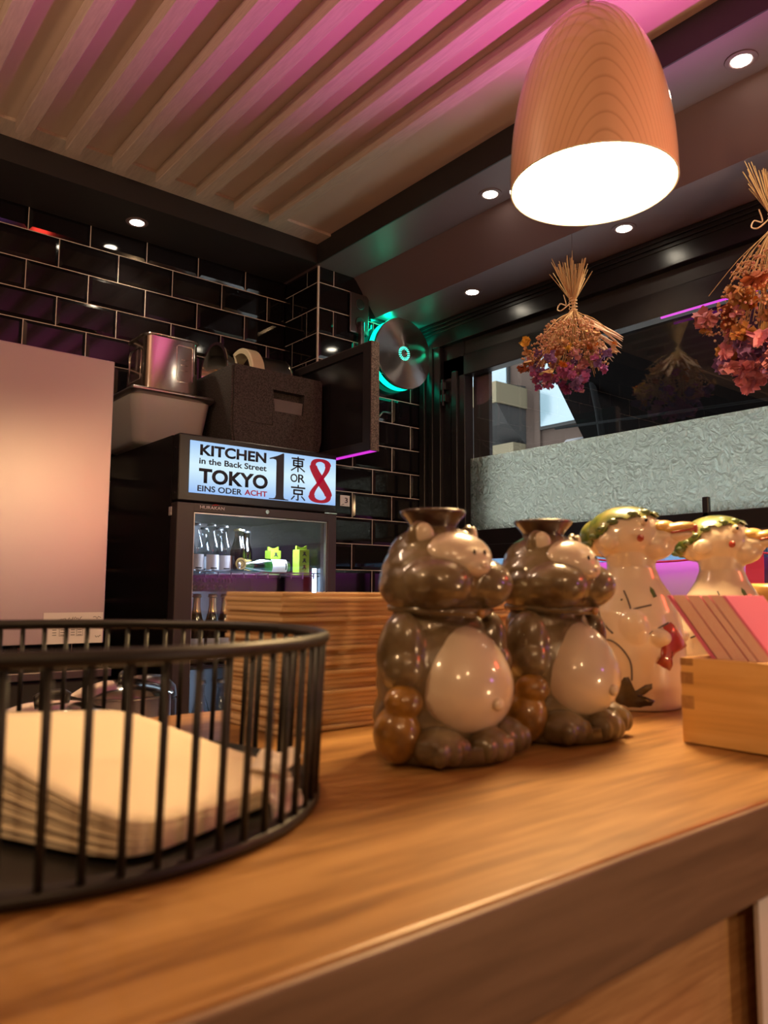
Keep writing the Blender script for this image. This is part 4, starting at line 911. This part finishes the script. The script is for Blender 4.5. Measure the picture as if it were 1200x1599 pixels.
def duck_jug(loc, label, rz):
    t = thing('ceramic_jug', label, 'jug', loc, rz, 'white duck-billed jugs')
    bm = B(); lathe(bm, BP, 56)
    ell(bm, (0,0.003,0.166), (0.0310,0.0370,0.0275)); ell(bm, (0,0.026,0.164), (0.0200,0.0210,0.0190)); ell(bm, (0,-0.022,0.156), (0.0190,0.0210,0.0150)); ell(bm, (0,-0.030,0.163), (0.015,0.018,0.011))
    for s in (-1,1):
        ell(bm, (s*0.030,0.012,0.160), (0.005,0.010,0.0085)); ell(bm, (s*0.0400,-0.012,0.075), (0.0090,0.016,0.020)); ell(bm, (s*0.031,-0.033,0.068), (0.009,0.013,0.009))
    obj('body', fuse(bm, 0.0013, 6), M['glaze_white'], t, True)
    # green cap: upper shell cut by a sloping plane with a scalloped edge
    bm = B(); ell(bm, (0,0.004,0.1685), (0.0325,0.0400,0.0285), sub=5); ell(bm, (0,0.029,0.1655), (0.0218,0.0230,0.0208), sub=4)
    kill = []
    for f in bm.faces:
        c = f.calc_center_median(); ang = math.atan2(c.y, c.x)
        lim = 0.1835-(0.78 if c.y > 0 else 0.10)*c.y+0.0022*math.sin(ang*9)
        if c.z < lim: kill.append(f)
    bmesh.ops.delete(bm, geom=kill, context='FACES')
    obj('cap', bm, M['glaze_green'], t, True)
    for i, (y, dz) in enumerate(((-0.028,0.001),(-0.019,0.0015),(-0.009,0.001),(0.008,0.001),(0.018,0.002),(0.028,0.003),(0.038,0.004),(0.046,0.006))):
        for s in (-1,1):
            zc = 0.1845-(0.78 if y > 0 else 0.10)*y+dz
            q1 = 1-((y-0.004)/0.040)**2-((zc-0.1685)/0.0285)**2; q2 = 1-((y-0.029)/0.023)**2-((zc-0.1655)/0.0208)**2
            x = max(0.0325*math.sqrt(max(q1,0)), 0.0218*math.sqrt(max(q2,0)))
            if x < 0.004: continue
            bm = B(); ell(bm, (s*x*0.965,y,zc), (0.0022,0.0058,0.0034), sub=2); obj('leaf_spot', bm, M['glaze_darkgreen'], t, True)
    # bill
    bm = B(); ell(bm, (0,-0.0440,0.1715), (0.0118,0.0200,0.0066), rotm('X', -0.15)); ell(bm, (0,-0.033,0.1735), (0.0130,0.012,0.0075)); obj('bill', fuse(bm, 0.0010, 4), M['glaze_yellow'], t, True)
    bm = B(); ell(bm, (0,-0.0420,0.1645), (0.0108,0.0185,0.0062), rotm('X', -0.15)); obj('lower_bill', bm, M['glaze_white'], t, True)
    bm = B(); tube(bm, [(0.0118*math.cos(a), -0.0430+0.0210*math.sin(a), 0.1675+0.0035*max(-math.sin(a),0)) for a in [PI+PI*i/24 for i in range(25)]], 0.0011, 6); obj('mouth_line', bm, M['glaze_red'], t, True)
    bm = B(); ell(bm, (0,-0.0630,0.1715), (0.0050,0.0022,0.0046)); obj('bill_tip', bm, M['glaze_red'], t, True)
    for s in (-1,1):
        bm = B(); ell(bm, (s*0.0232,-0.0215,0.1790), (0.0035,0.0048,0.0048), rotm('Z', s*0.7)); e = obj('eye', bm, M['glaze_white'], t, True)
        bm = B(); ell(bm, (s*0.0264,-0.0240,0.1795), (0.0012,0.0019,0.0021)); obj('pupil', bm, M['eye'], e, True)
        bm = B(); ell(bm, (s*0.0272,-0.0185,0.1622), (0.0015,0.0046,0.0036), rotm('Z', s*0.5)); obj('cheek_spot', bm, M['glaze_red'], t, True)
    # painted lines and pictures on the body
    def line(pts, r=0.0009):
        bm = B(); sp = spline(pts); tube(bm, [PT(x,y,0.0003) for x, y in sp], r, 6); return obj('painted_line', bm, M['glaze_line'], t, True)
    line([(950,938),(953,962),(962,978),(972,988)]); line([(945,1003),(957,998),(972,1000),(986,1012),(996,1030),(997,1055)]); line([(1000,993),(1015,991),(1032,982),(1050,972)])
    line([(989,925),(994,938),(998,952)], 0.0008); line([(998,954),(1010,950),(1027,946)], 0.0008); line([(985,938),(986,939)], 0.0011)
    painted([(1026,918),(1031,922),(1036,934),(1031,936),(1026,926)], M['glaze_darkgreen'], 'painted_leaf', t)
    painted([(968,1078),(975,1062),(985,1050),(992,1049),(997,1060),(996,1072),(1004,1068),(1016,1060),(1026,1058),(1026,1066),(1016,1074),(1006,1080),(1018,1084),(1030,1084),(1024,1092),(1008,1096),(990,1098),(974,1092)], M['glaze_leaf'], 'painted_leaf', t, label='dark brown painted leaf')
    painted([(1044,974),(1054,970),(1062,978),(1072,996),(1078,1006),(1068,1012),(1056,1018),(1048,1030),(1050,1042),(1040,1036),(1031,1030),(1038,1020),(1038,1004),(1036,988)], M['glaze_red'], 'painted_fish', t, 0.0035, label='red fish in relief')
    bm = B(); tube(bm, [PT(928-2*i*0+i*0.6, 960+i*9, 0.0) + V((0.0005,0.0008,0)) for i in range(2)], 0.0005, 5); bm.free()
    return t
d1 = duck_jug((0.684,0.440,CT), 'white ceramic duck-billed jug with green cap holding a red fish, left of the pair', math.radians(15))
dup(d1, (0.838,0.425,CT), math.radians(13), 'white ceramic duck-billed jug with green cap, right of the pair behind the pink cards')
t = thing('ceramic_cup', 'cream glazed cup at the right edge behind the wooden box', 'cup', (0.925,0.40,CT))
bm = B(); lathe(bm, [(0.0001,0.0),(0.030,0.0),(0.033,0.004),(0.034,0.06),(0.036,0.095),(0.041,0.108),(0.0425,0.116),(0.040,0.121),(0.036,0.118),(0.031,0.10),(0.030,0.008),(0.0001,0.008)], 48, cap=False); obj('cup_body', bm, M['glaze_yellow'], t, True)
bm = B(); tube(bm, [(0.033,0,0.09),(0.055,0,0.085),(0.060,0,0.06),(0.052,0,0.035),(0.033,0,0.03)], 0.005, 10); obj('cup_handle', bm, M['glaze_yellow'], t, True)

# ------------------------------------------------------------------ wooden box with pink cards
t = thing('wooden_box', 'small square pale wooden box with finger joints holding pink cards', 'box', (0.5855,0.2675,CT))
X0, X1, Y0, Y1, ZT = 0.543, 0.628, 0.225, 0.310, 1.1625
w = 0.009
def wallpart(nm, a,b,c,d, z0=CT+0.0002, z1=ZT):
    bm = B(); box(bm, a,b,c,d, z0, z1, bevel=0.0007, seg=1); return obj(nm, bm, M['hinoki'], t, world=True)
s1 = wallpart('side_panel', X0, X0+w, Y0, Y1); s2 = wallpart('side_panel', X1-w, X1, Y0, Y1)
wallpart('side_panel', X0+w+0.0002, X1-w-0.0002, Y0, Y0+w); wallpart('side_panel', X0+w+0.0002, X1-w-0.0002, Y1-w, Y1); wallpart('bottom_panel', X0+w+0.0002, X1-w-0.0002, Y0+w+0.0002, Y1-w-0.0002, CT+0.0002, CT+0.008)
for k, (z0, z1) in enumerate(((1.1095,1.1170),(1.1255,1.1350),(1.1435,1.1520),(1.1570,1.1622))):
    if k == 0: continue
    for yy in (Y0+0.0002, Y1-w-0.001):
        bm = B(); box(bm, X0-0.0002, X0+0.003, yy, yy+w+0.0008, z0, z1); o = obj('joint_end', bm, M['endgrain'], t, world=True); o['label'] = 'darker end grain of the finger joint'
NC = 36; sl = 0.75; step = 0.00118
y = 0.2965
for k in range(NC):
    th = 0.00112
    if k in (3, 12, 21, 26): y -= 0.0011          # gaps between the bundles
    zb = max(1.1095, 1.168-(y-th-0.2375)/sl); zt = 1.2085
    p = [(y+sl*(zb-1.168), zb), (y+sl*(zt-1.168), zt)]; q = [(a-th, b) for a, b in p]; y -= step
    bm = B(); vs = {}
    for i, x in enumerate((0.5555+0.0003*((k*5)%2), 0.6165)):
        for j in range(2): vs[(i,j,0)] = bm.verts.new((x, p[j][0], p[j][1])); vs[(i,j,1)] = bm.verts.new((x, q[j][0], q[j][1]))
    def F(*ks, mi=0): bm.faces.new([vs[a] for a in ks]).material_index = mi
    pink = 1 if k in (0,1,2,NC-2,NC-1) else 0
    F((0,0,0),(0,1,0),(1,1,0),(1,0,0), mi=1); F((0,0,1),(1,0,1),(1,1,1),(0,1,1), mi=1)
    F((0,0,0),(0,0,1),(0,1,1),(0,1,0), mi=pink); F((1,0,0),(1,1,0),(1,1,1),(1,0,1)); F((0,1,0),(0,1,1),(1,1,1),(1,1,0), mi=1); F((0,0,0),(1,0,0),(1,0,1),(0,0,1))
    lab = {0:'leftmost pink card leaning in the small wooden box', NC-1:'rightmost pink card with its pink face showing in the small wooden box'}.get(k, 'pink card with pale edge in the middle of the leaning row in the wooden box')
    tag(obj('pink_card', bm, [M['card_edge'], M['card_pink']]), lab, 'card', 'pink cards in the wooden box')

# ------------------------------------------------------------------ dried bouquets hanging from the low soffit
def crumple(bm, c, r, rnd, sub=2, mi=0, flat=1.0):
    q = bmesh.ops.create_icosphere(bm, subdivisions=sub, radius=1)
    for v in q['verts']:
        k = rnd.uniform(0.62,1.18); v.co = V(c)+V((v.co.x*r*k, v.co.y*r*k, v.co.z*r*k*flat))
    for f in {f for v in q['verts'] for f in v.link_faces}: f.material_index = mi
def petal_head(rnd, r):
    bm = B(); crumple(bm, (0,0,0), r*0.5, rnd, 1)
    for i in range(16):
        d = V((rnd.gauss(0,1), rnd.gauss(0,1), rnd.gauss(-0.3,0.8))).normalized(); a = d.orthogonal().normalized(); b = d.cross(a)
        ang = rnd.uniform(0,PI); e = a*math.cos(ang)+b*math.sin(ang)
        p = [d*r*0.2-e*r*0.22, d*r*0.2+e*r*0.22, d*r*0.75+e*r*0.42+a*r*0.1, d*r*1.1+b*r*0.12, d*r*0.75-e*r*0.42]
        bm.faces.new([bm.verts.new(x) for x in p])
    return bm
def bouquet(loc, label, seed, H, spread, pal, lean, nheads, rbig):
    rnd = random.Random(seed)
    t = thing('dried_bouquet', label, 'dried flowers', loc, 0, 'hanging dried bouquets')
    L = V((lean[0], lean[1], 0))
    def down(f, a, r): return V((r*math.cos(a)*spread, r*math.sin(a)*spread, -f*H)) + L*f
    bm = B()
    for i in range(85):
        a = rnd.uniform(0,2*PI); r = rnd.uniform(0.1,1)**0.6; tp = rnd.uniform(0.09,0.155); tw = rnd.uniform(0.5,1.4)
        P0 = V((0.062*r*tw*math.cos(a+2.6), 0.062*r*tw*math.sin(a+2.6), tp)); P1 = V((0.010*math.cos(a+2.6)*r, 0.010*math.sin(a+2.6)*r, 0.02)); P2 = V((0.011*math.cos(a)*r, 0.011*math.sin(a)*r, -0.02))
        e = down(rnd.uniform(0.35,0.85), a, r*rnd.uniform(0.5,0.95))
        tube(bm, spline([P0,P1,P2,(P2+e)/2+V((0,0,0.01)),e], 3), rnd.uniform(0.0008,0.0017), 5)
    o = obj('stems', bm, pal['stem'], t); o['kind'] = 'stuff'
    bm = B(); P = [(0.0125*math.cos(i*0.7), 0.0125*math.sin(i*0.7), -0.022+i*0.0011) for i in range(42)]; tube(bm, P, 0.0013, 5)
    tube(bm, spline([(0,0.0125,0.01),(-0.02,0.03,-0.012),(-0.012,0.05,0.0),(0.0,0.048,0.02),(0.005,0.03,0.012),(0.0,0.035,0.045)], 5), 0.0018, 6); obj('twine', bm, M['kraft'], t)
    bm = B(); tube(bm, [(0,0,0.0),(0,0,2.3145-loc[2])], 0.0006, 5); obj('hanging_thread', bm, M['cord'], t)
    bm = B()
    for i in range(950):
        a = rnd.uniform(0,2*PI); f = rnd.uniform(0.22,0.72); r = min(0.25+f*1.0,0.95)*rnd.uniform(0.55,1.02)
        c = down(f, a, r); s = rnd.uniform(0.0022,0.0048); q = bmesh.ops.create_icosphere(bm, subdivisions=1, radius=s)
        for v in q['verts']: v.co += c
        for fc in {f_ for v in q['verts'] for f_ in v.link_faces}: fc.material_index = rnd.choice((0,0,1))
    o = obj('seed_sprays', bm, [pal['seed'], pal['seed2']], t); o['kind'] = 'stuff'
    meshes = []
    for i in range(5):
        me = bpy.data.meshes.new('flower_head'); b2 = petal_head(rnd, 1.0); b2.to_mesh(me); b2.free(); meshes.append(me)
    k = 0
    for i in range(nheads):
        f = 0.42+0.58*rnd.random()**0.8; a = 2*PI*i*0.382+rnd.uniform(-0.4,0.4); r = (0.35+0.6*rnd.random())*(1.0 if f < 0.8 else 0.72)
        c = down(f, a, r); pm = rnd.choices(pal['heads'], pal['w'])[0] if f < 0.78 else rnd.choice(pal['low'])
        me = meshes[i % 5].copy(); me.materials.clear(); me.materials.append(pm)
        o = bpy.data.objects.new('flower_head', me); link(o); o.parent = t; o.location = c; s = rnd.uniform(0.6,1.15)*rbig; o.scale = (s,s,s*0.9); o.rotation_euler = (rnd.uniform(-0.6,0.6), rnd.uniform(-0.6,0.6), rnd.uniform(0,6))
    for i in range(16):
        a = -0.7+rnd.uniform(-0.45,0.45); f0 = rnd.uniform(0.12,0.3); f1 = f0+rnd.uniform(0.25,0.42)
        p, q = down(f0, a, 0.25), down(f1, a, 1.08)
        bm = B(); tube(bm, [p, p.lerp(q,0.35), p.lerp(q,0.8), q], [0.0008,0.0028,0.0032,0.0006], 6); obj('grass_spike', bm, pal['spike'], t)
    for i in range(6):
        a = -1.2+i*0.9; f = rnd.uniform(0.35,0.95); c = down(f, a, min(0.2+f*0.9,0.8)*0.85); d = V((math.cos(a), math.sin(a), -0.4)); w_ = V((-math.sin(a), math.cos(a), 0))
        bm = B(); R_ = 0.026
        g = [bm.verts.new(c+d*R_*math.cos(s)*1.2+w_*R_*0.7*math.sin(s)+V((0,0,0.006*math.cos(2*s)))) for s in [2*PI*j/12 for j in range(12)]]
        ctr = bm.verts.new(c+V((0,0,0.005)))
        for j in range(12): bm.faces.new((ctr, g[j], g[(j+1)%12]))
        obj('dried_leaf', bm, pal['leaf'], t, True)
    return t
def cm(n, c): return mat(n, c, 0.85)
tan = cm('dry_stem', (0.52,0.33,0.14)); seed = cm('tan_seed', (0.55,0.32,0.14)); pk = cm('dusty_pink_petal', (0.52,0.22,0.24)); mg = cm('mauve_petal', (0.45,0.12,0.30)); pu = cm('purple_petal', (0.27,0.14,0.32))
og = cm('orange_petal', (0.72,0.24,0.03)); yl = cm('yellow_button', (0.72,0.45,0.06)); rs = cm('rust_petal', (0.42,0.13,0.05)); pale = cm('pale_spike', (0.80,0.58,0.42)); lf = cm('papery_leaf', (0.62,0.36,0.12)); pk2 = cm('pink_seed', (0.58,0.26,0.18)); ro = cm('rose_petal', (0.72,0.28,0.34)); oc = cm('ochre_petal', (0.66,0.35,0.10))
bouquet((1.90,1.398,2.085), 'dried bouquet with pink heads and pale spikes hanging below the pendant lamp', 3, 0.252, 0.150,
        dict(stem=tan, seed=seed, seed2=pk2, heads=[pk,pu,og,yl,rs,mg,seed], w=[3,2,1,1.2,1,1.5,2], low=[pk,mg,mg,pu], spike=pale, leaf=lf), (-0.005,0.045), 84, 0.020)
bouquet((1.90,0.795,2.125), 'large dried bouquet of orange and rose petals cut off by the right edge', 8, 0.385, 0.170,
        dict(stem=tan, seed=seed, seed2=pk2, heads=[oc,rs,og,ro,pk,seed], w=[3,1.5,1,2,2,1.5], low=[ro,ro,pk,pu,mg], spike=pale, leaf=oc), (0.0,0.02), 88, 0.030)

# ------------------------------------------------------------------ pink ribbons and cord below the window sill
for (yy, lab) in ((1.545,'narrow pink ribbon hanging under the window sill between the jugs'),(0.955,'wide pink ribbon hanging under the window sill at the right')):
    w_ = 0.02 if yy > 1.2 else 0.05
    bm = B()
    for i in range(8):
        z0 = 1.338-0.03*i; dx = 0.002*math.sin(i*1.3); z1 = z0-0.03; dx1 = 0.002*math.sin((i+1)*1.3)
        vs = [bm.verts.new(p) for p in ((2.115+dx,yy,z0),(2.115+dx,yy+w_,z0),(2.115+dx1,yy+w_,z1),(2.115+dx1,yy,z1))]; ws = [bm.verts.new(v.co+V((0.0012,0,0))) for v in vs]
        bm.faces.new(vs); bm.faces.new(list(reversed(ws)))
        for j in range(4): bm.faces.new((vs[j], ws[j], ws[(j+1)%4], vs[(j+1)%4]))
    tag(obj('ribbon', bm, M['pink_strap']), lab, 'ribbon')
bm = B(); tube(bm, [(2.112, 2.1-0.05*i, 1.325-0.022*math.sin(PI*((i*0.05) % 0.55)/0.55)) for i in range(32)], 0.003, 6)
tag(obj('swagged_cord', bm, M['pink_strap'], smooth=True), 'thin pink cord swagged under the window sill', 'cord')

# ------------------------------------------------------------------ outside the window
bm = B(); box(bm, 2.61, 14, -8, 14, -0.12, 0.0); struct('ground', bm, M['pavement'], 'pale pavement of the street outside')
t = thing('building', 'stone office building across the street seen through the window', 'building', (6.5,4,0))
bm = B(); box(bm, 6.0, 9.0, -6, 9, 0, 8); obj('facade', bm, M['facade'], t, world=True)
for q in range(9):
    bm = B(); box(bm, 5.97, 6.0, 4.02-1.7*q*0.6+0.80, 4.09-1.7*q*0.6+0.80, 0, 8); obj('stone_rib', bm, M['facade'], t, world=True)
for (a,b,c,d) in ((4.22,4.80,2.84,3.24),(4.22,4.80,3.32,3.7),(5.24,5.85,3.30,3.75),(2.2,3.6,2.3,3.3),(0.2,1.6,2.3,3.3)):
    bm = B(); box(bm, 5.965, 5.999, a-0.02, b+0.02, c-0.03, d+0.02); f = obj('window_frame', bm, M['facade_grey'], t, world=True)
    bm = B(); box(bm, 5.955, 5.964, a, b, c, d); obj('window_glass', bm, M['sky_glass'], f)
bm = B(); prism(bm, [(6.0,2.70),(5.72,2.88),(5.55,3.08),(5.55,3.26),(6.0,3.30)], lambda a,b: V((a,5.02,b)), (0,1.6,0)); bay = obj('bay', bm, M['facade_grey'], t, world=True)
bm = B(); box(bm, 5.535, 5.56, 5.0, 6.62, 3.06, 3.27); box(bm, 5.56, 6.0, 5.0, 5.018, 3.06, 3.27); obj('bay_band', bm, M['facade_cream'], bay)
bm = B(); box(bm, 5.80, 5.99, 5.02, 5.30, 2.55, 2.70); obj('ledge', bm, M['facade_cream'], t, world=True)
t = thing('awning', 'black cloth awning outside above the window', 'awning', (2.7,0.9,1.95))
bm = B(); prism(bm, [(2.32,3.0),(3.2,1.955),(3.2,1.93),(3.18,1.93),(2.32,2.95)], lambda a,b: V((a,-1.5,b)), (0,3.77,0)); obj('cloth', bm, M['awning'], t, world=True)
bm = B(); lathe(bm, [(0.0001,-1.5),(0.03,-1.5),(0.03,2.30),(0.0001,2.30)], 16, (3.2,0,1.935), axis='Y'); obj('front_bar', bm, M['black_matt'], t, world=True)
bm = B(); tube(bm, [(3.0,2.02,1.60),(3.0,2.08,2.05),(2.95,2.12,2.4)], 0.016, 8); obj('post', bm, M['grey_arm'], t, True, world=True)
bm = B(); tube(bm, [(2.9,2.25,1.98),(2.9,1.2,1.93)], 0.006, 6); obj('rail', bm, M['grey_arm'], t, True, world=True)
bm = B(); tube(bm, [(2.9,1.9,1.965),(2.9,1.9,1.80)], 0.005, 6); obj('rail_post', bm, M['grey_arm'], t, True, world=True)
bm = B(); lathe(bm, [(0.0001,2.30),(0.045,2.30),(0.045,2.40),(0.0001,2.40)], 20, (3.2,0,1.945), axis='Y'); obj('roller_end', bm, M['black_matt'], t, True, world=True)
# red lantern added outside the frame to put a red glow in the steel
t = thing('unseen_lantern', 'small red lantern added out of view in the guest area', 'lantern', (1.34,-0.15,1.62))
bm = B(); lathe(bm, [(0.025,-0.07),(0.045,-0.05),(0.05,0.0),(0.045,0.05),(0.025,0.07)], 24); obj('lantern_shade', bm, M['red_glow'], t, True)
bm = B(); lathe(bm, [(0.028,-0.075),(0.028,-0.068)], 20); lathe(bm, [(0.028,0.068),(0.028,0.075)], 20); tube(bm, [(0,0,0.07),(0,0,0.92)], 0.003, 6); obj('hanger', bm, M['black_plastic'], t)
